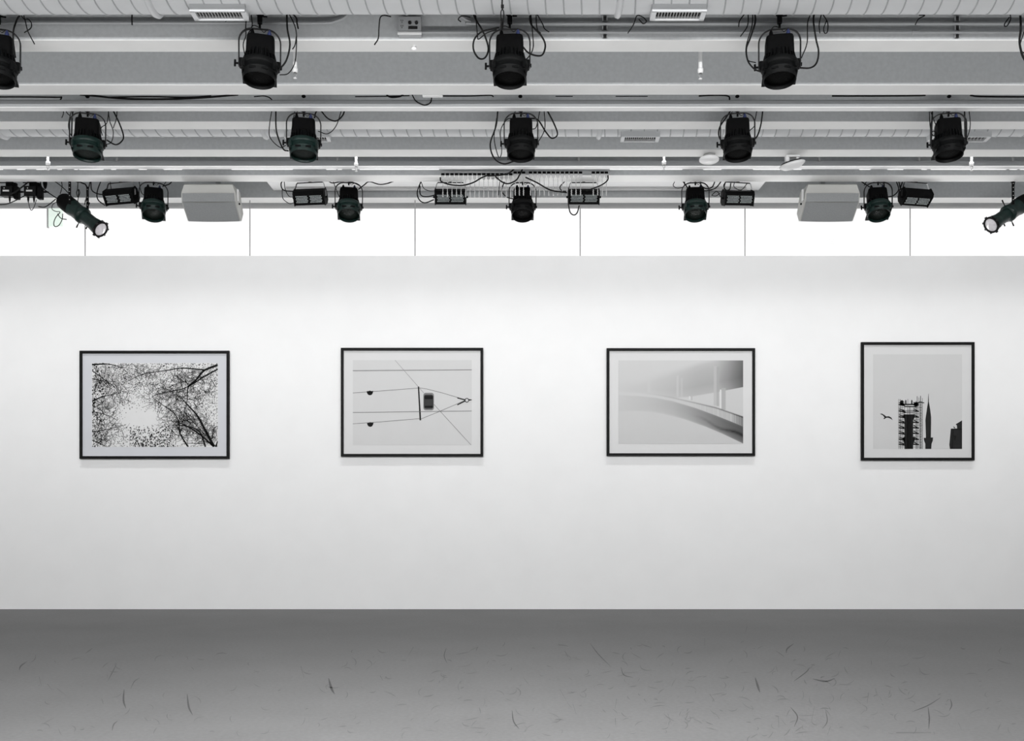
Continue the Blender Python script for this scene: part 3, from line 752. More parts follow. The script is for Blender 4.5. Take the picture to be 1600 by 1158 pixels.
make_flood('black flood light just under the left end of the white screen case', 484.5, 308.5, -7, 30, 0, 0.35, cables=[([(442, 282), (439, 288), (443, 297), (459, 299)], TH), ([(441, 296), (442, 310), (452, 318), (459, 317)], TN), ([(444, 284), (446, 297), (452, 307), (459, 308)], TN)])
make_flood('black flood light under the left hanging hooks, cables looping at its left', 704, 308, 0, 24, 0, 0.34, cables=[([(658, 283), (652, 300), (655, 312), (664, 317), (678, 312)], TH), ([(658, 284), (662, 294), (670, 298), (679, 298)], TN), ([(656, 290), (657, 304), (666, 307.5), (679, 305)], TH)])
make_flood('black flood light under the right hanging hooks, one cable loop below it', 912, 308, 0, 24, 0, 0.34, cables=[([(888, 319), (891, 332), (897, 336), (902, 332), (905, 321)], TH)])
make_flood('black flood light right of the hooks with a silver yoke plate on its left', 1153, 310, 9, 20, -2, 0.335, cables=[([(1135, 283), (1131, 290), (1134, 297), (1140, 296), (1142, 286)], TH), ([(1112, 305), (1120, 299), (1126, 308)], TN), ([(1148, 284), (1147, 292), (1158, 297), (1168, 286)], TN), ([(1112, 305.5), (1119, 306), (1125, 302)], TN)])
make_flood('black flood light tilted downward, rightmost of the wide ones', 1431, 309, 12, 50, 0, 0.33, cables=[([(1404, 282), (1408, 297), (1418, 301)], TH), ([(1411, 282), (1404, 304), (1407, 313)], TH), ([(1403, 282), (1410, 300), (1408, 310)], TN)])

# ------------------------------------------------------------------ profile spotlights
def profile_spot(label, rear, front, d, toward, straps, sgn):
    a = at(rear[0], rear[1], d+0.12); b = at(front[0], front[1], d+0.12-toward)
    ax = (b-a); L = ax.length; ax.normalize()
    piv = at(sum(straps)/2, 322, d)
    base = at(sum(straps)/2, 283, d)
    t = thing('profile_spotlight', label, 'spotlight', base, 0, 'green-black profile spotlights')
    q = ax.to_track_quat('Z', 'Y').to_matrix().to_4x4()
    a0 = a-base
    def pp(prof, name, m, **k):
        return MB().lathe(prof, a0, q, n=28, **k).build(name, m, t)
    k = L/0.60
    pp([(0.035, -0.012), (0.075, 0.0), (0.092, 0.03), (0.096, 0.09), (0.096, 0.17*k)], 'lamp_housing', M_blackm, cap0=True)
    pp([(0.096, 0.17*k), (0.088, 0.2*k), (0.09, 0.29*k), (0.097, 0.30*k), (0.097, 0.335*k), (0.075, 0.345*k)], 'shutter_body', M_green)
    pp([(0.074, 0.34*k), (0.073, 0.48*k), (0.078, 0.5*k), (0.086, 0.555*k), (0.084, 0.585*k)], 'lens_tube', M_green)
    pp([(0.084, 0.575*k), (0.095, 0.58*k), (0.095, 0.6*k), (0.076, 0.6*k), (0.074, 0.59*k)], 'front_ring', M_black)
    pp([(0.075, 0.594*k), (0.05, 0.604*k), (0.02, 0.609*k)], 'lens', M_lensw, cap1=True)
    mb = MB()
    for i in range(8):
        th = 2*math.pi*i/8+0.3
        c_ = q @ Vector((0.097*math.cos(th), 0.097*math.sin(th), 0.59*k))
        mb.box(c_+a0, (0.02, 0.02, 0.02), q.to_3x3())
    mb.build('ring_lugs', M_yoke, t)
    mb = MB()
    for i in range(7):
        th = 2*math.pi*i/7
        mb.box(a0+(q @ Vector((0.088*math.cos(th), 0.088*math.sin(th), 0.1))), (0.008, 0.014, 0.11), (q @ Matrix.Rotation(th, 4, 'Z')).to_3x3())
    mb.build('vent_ribs', M_green, t)
    for (u, v, s) in ((0.09, 0.32, 1), (-0.09, 0.32, 1), (-0.07, 0.43, 1)):
        p0 = a0+ax*(v*k); sd = Vector((0, 0, 1))-ax*ax.z; sd.normalize()
        p1 = p0+sd*u; p2 = p0+sd*(u+math.copysign(0.055 if v < 0.4 else 0.02, u))
        mb = MB().tube([p1, p2], 0.006, 6); mb.tube([p2-Vector((0.004*sgn, 0, 0.012)), p2+Vector((0.01*sgn, 0, 0.022))], 0.008, 6); mb.build('shutter_handle' if v < 0.4 else 'focus_knob', M_blackm, t)
    zz = piv.z-base.z
    for i, sx in enumerate(straps):
        p = at(sx, 283, d)-base; yy = -0.06 if i == 0 else 0.07
        yb = yy*1.6
        e = Vector((p.x, yb, zz-0.01))
        mb = MB(); mb.tube([Vector((p.x*0.35, yy*0.3, -0.01)), Vector((p.x*0.85, yy, -0.012)), Vector((p.x, yb, -0.04))], 0.008, 6, smooth=False); mb.box((p.x, yb, (e.z-0.03)/2), (0.028, 0.006, abs(e.z)-0.03)); yk = mb.build('yoke_strap', M_blackm, t)
        mh = MB()
        for j in range(5): mh.box((p.x, yb-0.005, -0.06-j*0.045), (0.006, 0.008, 0.008))
        mh.build('yoke_holes', M_conn, yk)
    MB().box((0, 0, 0.02), (0.05, 0.04, 0.07), bevel=0.005).build('clamp', M_blackm, t)
    return t
ps = profile_spot('green-black profile spotlight at the left aimed down to the right', (97, 312), (158, 359), 10.88, 0.18, (115, 130), 1)
for pts, r in [([(90, 315), (83, 319), (81, 326), (86, 330), (94, 331)], TN), ([(98, 334), (97, 343), (92, 352), (86, 354), (84, 349), (87, 340), (94, 332)], 0.005), ([(90, 334), (95, 341), (104, 343)], 0.005)]:
    cable(pts, 10.93, r, parent=ps, wob=0.01)
for (xa, ya, xb, yb) in [(122, 284, 123, 300)]:
    pass
cable([(122, 283), (121, 296), (119.5, 301), (122, 308), (124.5, 301), (122.5, 296), (122.5, 308), (121, 316)], 10.86, 0.005, name='safety_chain', parent=ps, wob=0.0)
profile_spot('green-black profile spotlight at the right edge aimed down to the left', (1606, 313), (1548, 352), 10.88, 0.18, (1576, 1591), -1)

# ------------------------------------------------------------------ control boxes at far left
for (px, lab, u) in ((12.5, 'small black control box nearest the left edge of the picture', 0), (49, 'small black control box right of its twin, cable loop below', 1)):
    c = at(px+2, 284, 10.93); t = thing('control_box', lab, 'control box', c, 0, 'small black control boxes at the far left')
    b = at(px, 300, 10.90)-c
    MB().box(b, (0.135, 0.09, 0.115), bevel=0.008).build('case', M_black, t)
    MB().box(b+Vector((0, -0.047, 0.0)), (0.07, 0.004, 0.018)).build('nameplate', M_conn, t)
    MB().box(b+Vector((-0.02, -0.047, 0.03)), (0.01, 0.004, 0.01)).build('indicator', M_conn, t)
    mb = MB(); mb.box(b+Vector((0.098, 0.01, -0.012)), (0.055, 0.06, 0.14), bevel=0.006); mb.build('mount_plate', M_blackm, t)
    mb = MB(); mb.box(b+Vector((0.02, 0.01, 0.085)), (0.085, 0.05, 0.06), bevel=0.006); mb.box(b+Vector((0.085, 0.01, 0.075)), (0.02, 0.04, 0.055)); mb.box(b+Vector((-0.05, 0, 0.105)), (0.09, 0.012, 0.008)); mb.build('clamp', M_blackm, t)
    for dx in ((0.02,) if u == 0 else (-0.035, 0.03)):
        MB().lathe([(0.012, 0), (0.011, -0.03), (0.005, -0.065)], b+Vector((dx, 0, -0.055)), n=10, cap0=True, cap1=True).build('cable_plug', M_blackm, t)
    MB().lathe([(0.012, 0), (0.011, 0.04), (0.005, 0.075)], b+Vector((0.12, 0, 0.0)), Matrix.Rotation(math.pi/2, 4, 'Y'), n=10, cap0=True, cap1=True).build('side_plug', M_blackm, t)
    if u: cable([(44, 312), (46, 323), (49, 328.5), (53, 324), (57, 312)], 10.9, 0.004, parent=t, wob=0.0)
c = at(70.5, 283, 10.93); mb = MB(); mb.tube([(0, 0, 0.02), (0.0, 0, -0.03), (0.0, 0, -0.075), (0, 0, -0.09)], [0.02, 0.024, 0.015, 0.006], 10)
tag(mb.build('cable_plug', M_blackm, None, tuple(c)), 'hanging black cable plug between control box and left green spotlight', 'plug')

# ------------------------------------------------------------------ loudspeakers
def speaker(label, xl, xr, dr):
    # profile (y, z) about origin at top
    y0 = 10.80
    P_ = [(0.0, 3.545), (-0.02, 3.53), (-0.02, 3.435), (0.0, 3.345), (0.20, 3.187), (0.235, 3.195), (0.30, 3.30), (0.30, 3.545)]
    t = thing('loudspeaker', label, 'loudspeaker', ((xl+xr)/2, y0, EYE+3.515), 0, 'grey ceiling loudspeakers')
    hw = (xr-xl)/2
    pr = [(y, z-3.515) for y, z in P_]
    # ends bow: narrower at the top/back
    def wdt(y, z): return hw*(1-0.10*max(0, (z+0.09)/0.09)) if z > -0.09 else hw*(1-0.02*(-z-0.09)/0.24)
    n = len(pr)
    vs = [Vector((-wdt(y, z), y, z)) for y, z in pr]+[Vector((wdt(y, z), y, z)) for y, z in pr]
    mb = MB(); mb.add(vs, [(k, (k+1) % n, (k+1) % n+n, k+n) for k in range(n)]+[tuple(range(n))[::-1], tuple(range(n, 2*n))])
    mb.build('cabinet', M_cab, t)
    # curved grille proud of the sloping faces
    mb = MB(); N = 12
    for (i0, i1) in ((2, 3), (3, 4)):
        nrm = Vector((0, -(pr[i0][1]-pr[i1][1]), -(pr[i1][0]-pr[i0][0]))).normalized()
        g = []
        for k in range(N+1):
            s_ = -1+2*k/N; row = []
            for (y, z) in (pr[i0], pr[i1]):
                bow = 0.006+0.010*(1-s_*s_)
                row.append(Vector((s_*(wdt(y, z)-0.012), y, z))+nrm*bow)
            g.append(row)
        for k in range(N):
            mb.add([g[k][0], g[k][1], g[k+1][1], g[k+1][0]], [(0, 1, 2, 3)])
    mb.build('grille', M_grille, t)
    for s_ in (-1, 1):
        MB().box((s_*(hw*0.955), 0.11, -0.06), (0.02, 0.03, 0.13), bevel=0.004).build('end_bracket', M_lip, t)
        MB().lathe([(0.012, 0), (0.012, 0.012)], (s_*(hw+0.0), 0.11, -0.16), Matrix.Rotation(s_*math.pi/2, 4, 'Y'), n=12, cap1=True).build('bracket_bolt', M_blackm, t)
    MB().box((0, 0.12, 0.015), (hw*1.5, 0.05, 0.03), bevel=0.004).build('hanging_bar', M_race, t)
    MB().box((dr*0.07, 0.12, 0.26), (0.05, 0.04, 0.50)).build('hanger_post', M_race, t)
    return t
speaker('grey ceiling loudspeaker on the left, beside the leftmost round back-row spotlight', (283.5-800)*10.80/F, (369-800)*10.80/F, 1)
speaker('grey ceiling loudspeaker on the right, beside the rightmost round back-row spotlight', (1257-800)*10.80/F, (1343-800)*10.80/F, -1)

# green acrylic exit panel & bracket on left
c = at(80, 318, 11.62); t = thing('exit_sign', 'pale green acrylic sign seen behind the left green spotlight', 'sign', c)
MB().box((0, 0, 0.0), (0.12, 0.05, 0.12), bevel=0.004).build('sign_mount', M_race, t)
MB().box((0.055, 0.0, -0.17), (0.17, 0.012, 0.22)).build('sign_panel', M_acry, t)
MB().box((-0.04, 0, -0.17), (0.012, 0.03, 0.25)).build('sign_post', M_grey, t)

# ------------------------------------------------------------------ hanging hooks
t = None
c = at(820, 271, 10.51)
rail = MB().box((0, 0, 0), (1.85, 0.012, 0.006)).build('hook_rail', M_grey, None, (c.x, 10.50, EYE+3.58)); tag(rail, 'thin rail carrying the row of hanging hooks', 'rail')
xs = [692+7.1*k for k in range(12)]+[777, 784, 791, 798, 805, 811.5, 818]+[829+7.1*k for k in range(12)]+[927, 934, 941, 947.5]
hk = None
ORD = ['first', 'second', 'third', 'fourth', 'fifth', 'sixth', 'seventh', 'eighth', 'ninth', 'tenth', 'eleventh', 'twelfth', 'thirteenth', 'fourteenth', 'fifteenth', 'sixteenth', 'seventeenth', 'eighteenth']
def hook_label(i):
    n = len(xs)
    w_ = ORD[i]+' from the left' if i < 18 else ORD[n-1-i]+' from the right'
    return 'black-clipped hook with grey tag and pale chain, '+w_+' in its row'
for i, px in enumerate(xs):
    y0 = 272.5 if px < 800 else 269.8
    p = at(px, y0, 10.47)
    if hk is None:
        hk = thing('hanging_hook', hook_label(0), 'hook', p, 0, 'hooks hanging in a row')
        MB().box((0, 0, 0), (0.038, 0.014, 0.024), bevel=0.003).build('clip', M_blackm, hk)
        mb = MB(); ring = [Vector((0.019*math.cos(a), 0, 0.0)) for a in (0,)]
        out = [(-0.017, -0.012), (0.017, -0.012), (0.02, -0.035), (0.014, -0.052), (0, -0.062), (-0.014, -0.052), (-0.02, -0.035)]
        n = len(out)
        mb.add([(x, -0.003, z_) for x, z_ in out]+[(x, 0.003, z_) for x, z_ in out], [tuple(range(n)), tuple(range(n, 2*n))[::-1]]+[(k, (k+1) % n, (k+1) % n+n, k+n) for k in range(n)])
        mb.build('tag', M_conn, hk)
        pts = []; rads = []
        for k in range(37):
            pts.append((0.0012*math.sin(k*1.3), 0, -0.06-k*0.0052)); rads.append(0.0028 if k % 2 else 0.0042)
            if k > 24: rads[-1] = 0.004 if k % 2 else 0.0075
        MB().tube(pts, rads, 6).build('chain', M_conn, hk)
    else:
        r = hk.copy(); C.collection.objects.link(r); r.location = p
        r['label'] = hook_label(i)
        for ch in list(hk.children):
            q = ch.copy(); C.collection.objects.link(q); q.parent = r

# ------------------------------------------------------------------ framed pictures
def paper(name, v): return mat(name, v, 0.8, var=0.01, scale=4, spec=0.1)
def picture(label, outer, pr, matm, printm):
    xo0, yo0, xo1, yo1 = outer; D = WALL-0.035
    ctr = at((xo0+xo1)/2, (yo0+yo1)/2, D); ctr.y = WALL
    t = thing('framed_photograph', label, 'picture', ctr, 0, 'black-framed photographs on the white wall')
    W = (xo1-xo0)*D/F; Hh = (yo1-yo0)*D/F; fw = 4.2*D/F; dp = 0.03
    for (cx, cz, sx, sz) in ((0, Hh/2-fw/2, W, fw), (0, -Hh/2+fw/2, W, fw), (-W/2+fw/2, 0, fw, Hh-2*fw), (W/2-fw/2, 0, fw, Hh-2*fw)):
        MB().box((cx, -0.006-dp/2, cz), (sx, dp, sz), bevel=0.0015).build('frame_bar', M_frame, t)
    MB().box((0, -0.018, 0), (W-2*fw, 0.006, Hh-2*fw)).build('mat_board', matm, t)
    x0, z0 = (pr[0]-(xo0+xo1)/2)*D/F, -(pr[1]-(yo0+yo1)/2)*D/F
    x1, z1 = (pr[2]-(xo0+xo1)/2)*D/F, -(pr[3]-(yo0+yo1)/2)*D/F
    if printm is not None:
        MB().box(((x0+x1)/2, -0.0215, (z0+z1)/2), (x1-x0, 0.001, z0-z1)).build('photo_print', printm, t)
    def uv(u, v, lift=0.0227): return Vector((x0+(x1-x0)*u, -lift, z0+(z1-z0)*v))
    return t, uv, (x1-x0), (z0-z1)
INK = mat('black_ink', 0.012, 0.8, var=0.1, spec=0.1); INK2 = mat('dark_grey_ink', 0.06, 0.8, var=0.1, spec=0.1); INK3 = mat('mid_grey_ink', 0.22, 0.8, var=0.1, spec=0.1)
def flat(mb, pts): mb.add(pts, [tuple(range(len(pts)))])
def ribbon(mb, uv, asp, pts, w0, w1, clip=True):
    # pts in (u,v); widths in units of print height
    N = len(pts); L = []
    for i in range(N):
        a = Vector(pts[max(i-1, 0)]); b = Vector(pts[min(i+1, N-1)]); t_ = Vector(((b.x-a.x)*asp, b.y-a.y))
        if t_.length < 1e-9: t_ = Vector((1, 0))
        t_.normalize(); w_ = (w0+(w1-w0)*i/max(1, N-1))/2
        nx, ny = -t_.y*w_/asp, t_.x*w_
        p = pts[i]
        cl = lambda q: (min(1, max(0, q[0])), min(1, max(0, q[1])))
        L.append((uv(*cl((p[0]+nx, p[1]+ny))), uv(*cl((p[0]-nx, p[1]-ny)))))
    for i in range(N-1):
        mb.add([L[i][0], L[i][1], L[i+1][1], L[i+1][0]], [(0, 1, 2, 3)])

# picture 1: branches seen from below
t, uv, PW, PH = picture('framed photograph of bare tree branches against a pale sky', (124, 548, 358, 717), (143, 567, 340, 698.5), paper('mat_cool', (0.60, 0.61, 0.64)), paper('print_sky', 0.70))
asp = PW/PH
zz = lambda p: ((p[0]-180)/1088, (p[1]-205)/725)
BR = [([(1268, 222), (1150, 270), (1080, 350), (1020, 400), (1005, 450), (1000, 540), (975, 640)], 20, 4), ([(1268, 258), (1160, 315), (1060, 380), (960, 430), (880, 445), (760, 470), (700, 495)], 13, 4),
      ([(1150, 265), (1050, 255), (940, 250), (820, 270), (660, 292), (560, 325), (450, 385)], 12, 4), ([(1060, 350), (940, 375), (830, 420), (760, 440), (715, 490)], 5, 3),
      ([(1010, 930), (940, 810), (930, 720), (890, 640), (780, 560), (700, 500)], 14, 4), ([(1235, 930), (1150, 770), (1090, 660), (1000, 560), (940, 490)], 26, 4),
      ([(1235, 930), (1110, 820), (960, 730), (830, 700)], 16, 4), ([(1160, 930), (1110, 800), (1000, 750), (850, 740)], 14, 4), ([(1215, 860), (1235, 770), (1268, 750)], 8, 5),
      ([(180, 270), (290, 350), (380, 420), (440, 520)], 8, 3), ([(180, 535), (260, 500), (380, 470)], 14, 4), ([(180, 800), (300, 780), (470, 740)], 8, 3), ([(180, 870), (250, 900), (310, 930)], 9, 4),
      ([(180, 220), (320, 215), (460, 250)], 14, 3), ([(180, 340), (260, 355), (400, 370)], 7, 3), ([(180, 625), (300, 650), (400, 700)], 8, 3), ([(980, 630), (1060, 720), (1160, 830)], 6, 5),
      ([(1250, 930), (1268, 880)], 16, 14), ([(1160, 900), (1020, 898), (950, 905)], 7, 3), ([(940, 310), (1010, 390)], 5, 3), ([(540, 225), (640, 290)], 5, 3), ([(890, 640), (850, 560), (835, 520), (870, 470), (900, 445)], 4, 3),
      ([(1080, 520), (1170, 440)], 3, 2), ([(975, 640), (960, 680), (930, 720)], 5, 4)]
ink = MB(); gr = MB()
for pts, w0, w1 in BR:
    sp = smooth_path([(*zz(p), 0) for p in pts], 6); sp = [(p.x, p.y) for p in sp]
    ribbon(ink, uv, asp, sp, w0/725, w1/725)
rnd = random.Random(11)
uv_g = lambda u, v: uv(u, v, 0.0223)
for i in range(1500):
    pts, w0, w1 = BR[rnd.randrange(len(BR))]
    k = rnd.randrange(len(pts)-1); f = rnd.random()
    p = zz((pts[k][0]*(1-f)+pts[k+1][0]*f+rnd.gauss(0, 60), pts[k][1]*(1-f)+pts[k+1][1]*f+rnd.gauss(0, 50)))
    if ((p[0]-0.36)/0.2)**2+((p[1]-0.66)/0.14)**2 < 1: continue
    a = rnd.uniform(0, 6.28); Q = []
    for j in range(7):
        Q.append(p); s_ = rnd.uniform(10, 22); p = (p[0]+math.cos(a)*s_/1088, p[1]+math.sin(a)*s_/725); a += rnd.gauss(0, 0.35)
    if not all(0 < q[0] < 1 and 0 < q[1] < 1 for q in Q): continue
    ribbon(gr if i % 3 else ink, uv_g if i % 3 else uv, asp, Q, 4.0/725, 2.0/725)
for i in range(9500):
    u, v = rnd.random(), rnd.random()
    lit = math.exp(-((u-0.38)/0.2)**2-((v-0.66)/0.13)**2)
    if rnd.random() < 1.4*lit: continue
    dn = 0.6+0.4*math.sin(u*9+1)*math.cos(v*7+2)
    if v < 0.25 or (0.3 < u < 0.65 and v > 0.75) or u < 0.25: dn += 0.3
    if rnd.random() > dn: continue
    s_ = rnd.uniform(1.8, 5.4)*(1.5 if (0.3 < u < 0.65 and v > 0.76) or u < 0.1 else 1); a0 = rnd.uniform(0, 6.28); k = 5
    u = min(max(u, 0.006), 0.994); v = min(max(v, 0.008), 0.992)
    P = [(u+s_*rnd.uniform(0.5, 1.2)*math.cos(a0+2*math.pi*j/k)/1088, v+s_*rnd.uniform(0.5, 1.2)*math.sin(a0+2*math.pi*j/k)/725) for j in range(k)]
    tgt = ink if rnd.random() < 0.45 else gr
    flat(tgt, [(uv if tgt is ink else uv_g)(*q) for q in P])
ink.build('printed_branches', INK, t); gr.build('printed_twigs', INK3, t)

# picture 2: lamp on overhead wires
t, uv, PW, PH = picture('framed photograph of a lantern on crossing overhead wires', (532.5, 543.5, 755, 713.5), (551, 562.5, 737, 695.5), paper('mat_light_a', 0.665), paper('print_wires', 0.60))
asp = PW/PH
zz = lambda p: ((p[0]-180)/1076, (p[1]-188)/770)
ink = MB(); gr = MB()
for pts, w0, w1, g in [([(180, 284), (720, 280), (1256, 276)], 7, 7, 1), ([(180, 663), (700, 656), (1256, 649)], 6, 6, 1), ([(562, 188), (775, 432), (822, 486)], 3.5, 3.5, 1), ([(915, 590), (1060, 750), (1250, 957)], 4.5, 4.5, 1),
                       ([(180, 486), (400, 470), (775, 441)], 5, 5, 1), ([(180, 765), (400, 750), (790, 718)], 5, 5, 1), ([(775, 438), (850, 450), (1000, 488), (1190, 545)], 5, 5, 1), ([(790, 724), (960, 655), (1100, 595), (1190, 555)], 5, 5, 1),
                       ([(1125, 530), (1200, 549)], 9, 12, 0), ([(1125, 594), (1200, 556)], 9, 12, 0), ([(774, 428), (783, 580), (791, 733)], 12, 14, 0), ([(1225, 549), (1256, 548)], 14, 8, 0)]:
    ribbon(gr if g else ink, uv, asp, [zz(p) for p in pts], w0/770, w1/770)
ring = [(1212+17*math.cos(a), 552+17*math.sin(a)) for a in [2*math.pi*k/16 for k in range(17)]]
ribbon(ink, uv, asp, [zz(p) for p in ring], 7/770, 7/770)
for cx, cy in ((335, 476), (338, 762)):
    flat(ink, [uv(*zz((cx+s_*q[0], cy+q[1]))) for s_, q in [(-1, (30, -6)), (-1, (26, 12)), (-1, (16, 26)), (1, (0, 31)), (1, (16, 26)), (1, (26, 10)), (1, (30, -10)), (1, (16, -6)), (1, (0, -12)), (-1, (14, -7))]])
def rrect(x0, y0, x1, y1, r): 
    out = []
    for cx, cy, a0 in ((x1-r, y1-r, 0), (x0+r, y1-r, 90), (x0+r, y0+r, 180), (x1-r, y0+r, 270)):
        for k in range(5): a = math.radians(a0+k*22.5); out.append((cx+r*math.cos(a), cy+r*math.sin(a)))
    return out
INK4 = mat('charcoal_ink', 0.045, 0.8, var=0.1, spec=0.1); INK5 = mat('soft_grey_ink', 0.27, 0.8, var=0.1, spec=0.1)
b_ = MB(); flat(b_, [uv(*zz(p), 0.0232) for p in rrect(818, 484, 914, 643, 22)]); b_.build('printed_lantern_rim', INK3, t)
b_ = MB(); flat(b_, [uv(*zz(p), 0.0237) for p in rrect(823, 500, 909, 630, 20)]); b_.build('printed_lantern_body', INK4, t)
b_ = MB(); flat(b_, [uv(*zz(p), 0.0242) for p in rrect(830, 512, 904, 542, 8)]); flat(b_, [uv(*zz(p), 0.0242) for p in rrect(832, 602, 902, 618, 5)])
b_.build('printed_lantern_bands', INK, t)
ink.build('printed_fittings', INK, t); gr.build('printed_wires', INK3, t)

# picture 3: bridge in fog (flat print, tones per grid cell)
t, uv, PW, PH = picture('framed photograph of two curved bridges fading into fog', (948, 544, 1180, 712.5), (966.5, 563, 1161.5, 693.5), paper('mat_light_b', 0.67), None)
NX, NY = 330, 222
U, V = np.meshgrid((np.arange(NX)+0.5)/NX, (np.arange(NY)+0.5)/NY)
X = 210+U*1128; Y = 190+V*758
sst = lambda e0, e1, x: np.clip((x-e0)/(e1-e0), 0, 1)**2*(3-2*np.clip((x-e0)/(e1-e0), 0, 1))
L = 208-6*V+0*U
# upper deck
top = np.interp(X, [210, 400, 550, 700, 860, 960, 1070, 1338], [420, 390, 335, 290, 245, 215, 188, 120])
bot = np.interp(X, [210, 500, 700, 860, 1080, 1338], [470, 500, 532, 520, 482, 432])
soft = np.interp(X, [210, 800, 1100, 1338], [60, 36, 22, 10])
inside = sst(-soft, soft, Y-top)*(1-sst(-np.maximum(3, soft*0.25), np.maximum(3, soft*0.25), Y-bot))
tone = np.interp(X, [210, 500, 700, 900, 1070, 1110, 1200, 1300, 1338], [203, 197, 188, 176, 172, 168, 145, 112, 95])
grad = np.interp((Y-top)/(bot-top+1), [0, 0.25, 0.7, 1], [26, 12, 0, 14])*np.clip((X-300)/900, 0, 1)
L = L*(1-inside)+np.minimum(205, tone+grad)*inside
def pil(xa, xb, ya, yb, val, s_=6, al=1.0):
    global L
    m = sst(xa-s_, xa+s_, X)*(1-sst(xb-s_, xb+s_, X))*sst(ya-s_, ya+s_, Y)*(1-sst(yb-s_, yb+s_, Y))*al
    L = L*(1-m)+val*m
pil(735, 755, 330, 520, 203, 8, 0.7); pil(775, 790, 350, 525, 200, 8, 0.6); pil(470, 500, 380, 480, 205, 12, 0.5)
pil(1072, 1100, 240, 600, 190, 4, 0.9); pil(1098, 1120, 250, 605, 172, 4, 0.8); pil(1128, 1142, 455, 625, 222, 3, 1); pil(1142, 1180, 440, 640, 178, 4, 0.95); pil(848, 860, 515, 545, 218, 3, 1); pil(866, 880, 515, 552, 185, 3, .8)
rt = np.interp(X, [210, 400, 550, 700, 900, 1090, 1338], [480, 488, 503, 530, 575, 620, 705])
rb = np.interp(X, [210, 400, 550, 700, 900, 1090, 1338], [505, 515, 530, 560, 620, 690, 790])
gb = np.interp(X, [210, 400, 500, 600, 800, 1000, 1150, 1338], [655, 648, 655, 672, 722, 792, 855, 945])
m = sst(-4, 4, Y-rt)*(1-sst(-4, 4, Y-rb)); fog = np.clip((X-400)/938, 0, 1)
rail = np.where(np.sin(X*0.42) > 0.2, 1.0, 0.0)*np.clip((X-850)/300, 0, 1)*26
rtone = 206-np.clip((X-1230)/108, 0, 1)*60-rail-8*fog
L = L*(1-m)+rtone*m
edge = np.exp(-((Y-rt)/6.0)**2)*fog**1.4; L = L-edge*95
m = sst(-4, 4, Y-rb)*(1-sst(-np.interp(X, [210, 1338], [10, 3]), np.interp(X, [210, 1338], [10, 3]), Y-gb))
gt = np.interp(X, [210, 500, 700, 850, 1000, 1150, 1338], [201, 192, 182, 165, 142, 118, 88])
rel = (Y-rb)/(gb-rb+1)
rng = np.random.RandomState(3); ns = rng.rand(NY, NX); 
for _ in range(3): ns = (ns+np.roll(ns, 1, 1)+np.roll(ns, -1, 1)+np.roll(ns, 2, 1)+np.roll(ns, -2, 1))/5
streak = np.exp(-((rel-0.62-0.1*np.sin(X/55))/0.11)**2)*np.clip((X-880)/350, 0, 1)*(38+60*(ns-0.5))
gl = gt+np.interp(rel, [0, 0.15, 0.5, 0.85, 1], [6, -4, 0, 14, 40])*fog-streak
L = L*(1-m)+gl*m
L = np.clip(L, 35, 225)/255.0
lin = np.where(L <= 0.04045, L/12.92, ((L+0.055)/1.055)**2.4)*0.93
vx = [[uv(i/NX, j/NY) for i in range(NX+1)] for j in range(NY+1)]
verts = [tuple(p) for row in vx for p in row]
faces = [(j*(NX+1)+i, j*(NX+1)+i+1, (j+1)*(NX+1)+i+1, (j+1)*(NX+1)+i) for j in range(NY) for i in range(NX)]
me = bpy.data.meshes.new('photo_print'); me.from_pydata(verts, [], faces)
ca = me.color_attributes.new('Col', 'FLOAT_COLOR', 'CORNER')
cols = np.repeat(lin.reshape(-1), 4); buf = np.ones((len(cols), 4), dtype=np.float32); buf[:, :3] = cols[:, None]
ca.data.foreach_set('color', buf.reshape(-1))
me.materials.append(mat('fog_bridge_print', 0.6, 0.8, attr='Col', spec=0.1)); me.update()
o = bpy.data.objects.new('photo_print', me); C.collection.objects.link(o); o.parent = t

# picture 4: tower in scaffolding, minaret, gull
t, uv, PW, PH = picture('nearly square framed photograph of a minaret, a scaffolded tower and a gull', (1346, 534.5, 1523, 719.5), (1365, 553.5, 1504, 701.5), paper('mat_light_c', 0.64), paper('print_city', 0.575))
asp = PW/PH
zz = lambda p: ((p[0]-183)/732, (p[1]-175)/778)
ink = MB(); dk = MB(); gr = MB()
poly = lambda mb, pts, lift=0.0227: flat(mb, [uv(*zz(p), lift) for p in pts])
poly(dk, [(636, 556), (640, 556), (652, 625), (660, 690), (660, 740), (658, 862), (617, 862), (613, 715), (616, 690), (626, 620)])
poly(dk, [(599, 862), (676, 858), (674, 885), (664, 910), (661, 953), (612, 953), (612, 910), (603, 888)])
ribbon(dk, uv, asp, [zz((639, 498)), zz((638, 530)), zz((638, 560))], 2/778, 7/778)
poly(ink, [(430, 668), (528, 668), (522, 700), (512, 716), (512, 855), (528, 860), (524, 890), (512, 915), (512, 953), (443, 953), (443, 915), (430, 890), (428, 860), (443, 850), (443, 716), (436, 700)])
for x, ya in [(392, 542), (405, 545), (420, 560), (440, 560), (468, 542), (485, 600), (535, 560), (545, 520), (560, 530), (573, 516), (588, 535)]:
    ribbon(dk if x % 2 else gr, uv, asp, [zz((x, ya)), zz((x+1, 953))], 4.5/778, 4.5/778)
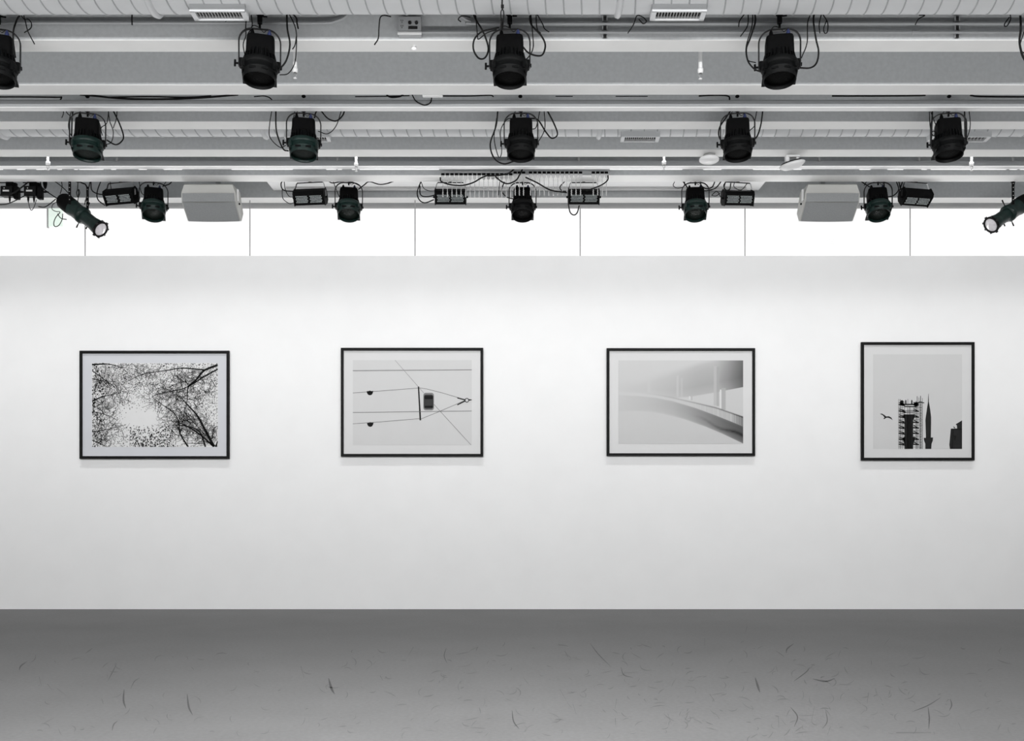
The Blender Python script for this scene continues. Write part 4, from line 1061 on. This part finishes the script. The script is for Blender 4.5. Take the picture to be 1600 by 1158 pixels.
for k, y in enumerate((588, 640, 688, 733, 778, 824, 872, 914)):
    ribbon(ink, uv, asp, [zz((392, y)), zz((444, y+8))], 10/778, 12/778); ribbon(ink, uv, asp, [zz((512, y)), zz((560, y+4))], 12/778, 9/778)
    ribbon(dk, uv, asp, [zz((395, y-16)), zz((440, y-2))], 6/778, 12/778); ribbon(dk, uv, asp, [zz((515, y-18)), zz((555, y+2))], 9/778, 6/778)
    ribbon(gr, uv, asp, [zz((392, y+22)), zz((440, y+22))], 4/778, 4/778)
    ribbon(gr, uv, asp, [zz((515, y+24)), zz((588, y+24))], 4/778, 4/778)
for y in range(560, 950, 22):
    ribbon(gr, uv, asp, [zz((560, y)), zz((588, y+18))], 4/778, 4/778); ribbon(gr, uv, asp, [zz((588, y)), zz((560, y+18))], 4/778, 4/778)
ribbon(ink, uv, asp, [zz((405, 588)), zz((555, 586))], 11/778, 11/778)
ribbon(dk, uv, asp, [zz((440, 604)), zz((540, 606))], 9/778, 9/778); ribbon(dk, uv, asp, [zz((425, 640)), zz((545, 640))], 5/778, 5/778); ribbon(dk, uv, asp, [zz((430, 655)), zz((530, 655))], 6/778, 6/778)
ribbon(ink, uv, asp, [zz((520, 585)), zz((570, 568)), zz((604, 574))], 14/778, 6/778)
poly(ink, [(405, 560), (420, 550), (434, 560), (432, 590), (404, 590)]); poly(ink, [(517, 572), (545, 566), (552, 605), (520, 600)])
for cx in (451, 501):
    poly(ink, [(cx-5, 556), (cx, 547), (cx+5, 556), (cx+6, 585), (cx-5, 585)])
poly(ink, [(440, 648), (452, 645), (454, 658), (438, 657)])
for y in (630, 645): ribbon(gr, uv, asp, [zz((460, y)), zz((525, y))], 3/778, 3/778)
poly(dk, [(822, 790), (915, 788), (915, 953), (815, 953), (810, 920)]); poly(dk, [(862, 750), (915, 718), (915, 786), (874, 786), (872, 760)])
poly(ink, [(845, 842), (868, 846), (858, 890), (848, 870)], 0.0232); poly(ink, [(822, 786), (915, 784), (915, 795), (824, 797)], 0.0232); poly(ink, [(838, 800), (846, 800), (840, 953), (828, 953)], 0.0232)
poly(ink, [(843, 766), (852, 772), (860, 784), (848, 782)], 0.0232)
poly(dk, [(237, 664), (255, 662), (275, 674), (290, 686), (312, 684), (332, 695), (344, 716), (326, 704), (306, 696), (290, 697), (276, 708), (266, 704), (276, 694), (262, 676)])
ink.build('printed_scaffold_tower', INK, t)['kind'] = 'stuff'; dk.build('printed_minaret_and_gull', mat('night_grey_ink', 0.02, 0.8, var=0.15, spec=0.1), t); gr.build('printed_scaffold_poles', INK3, t)
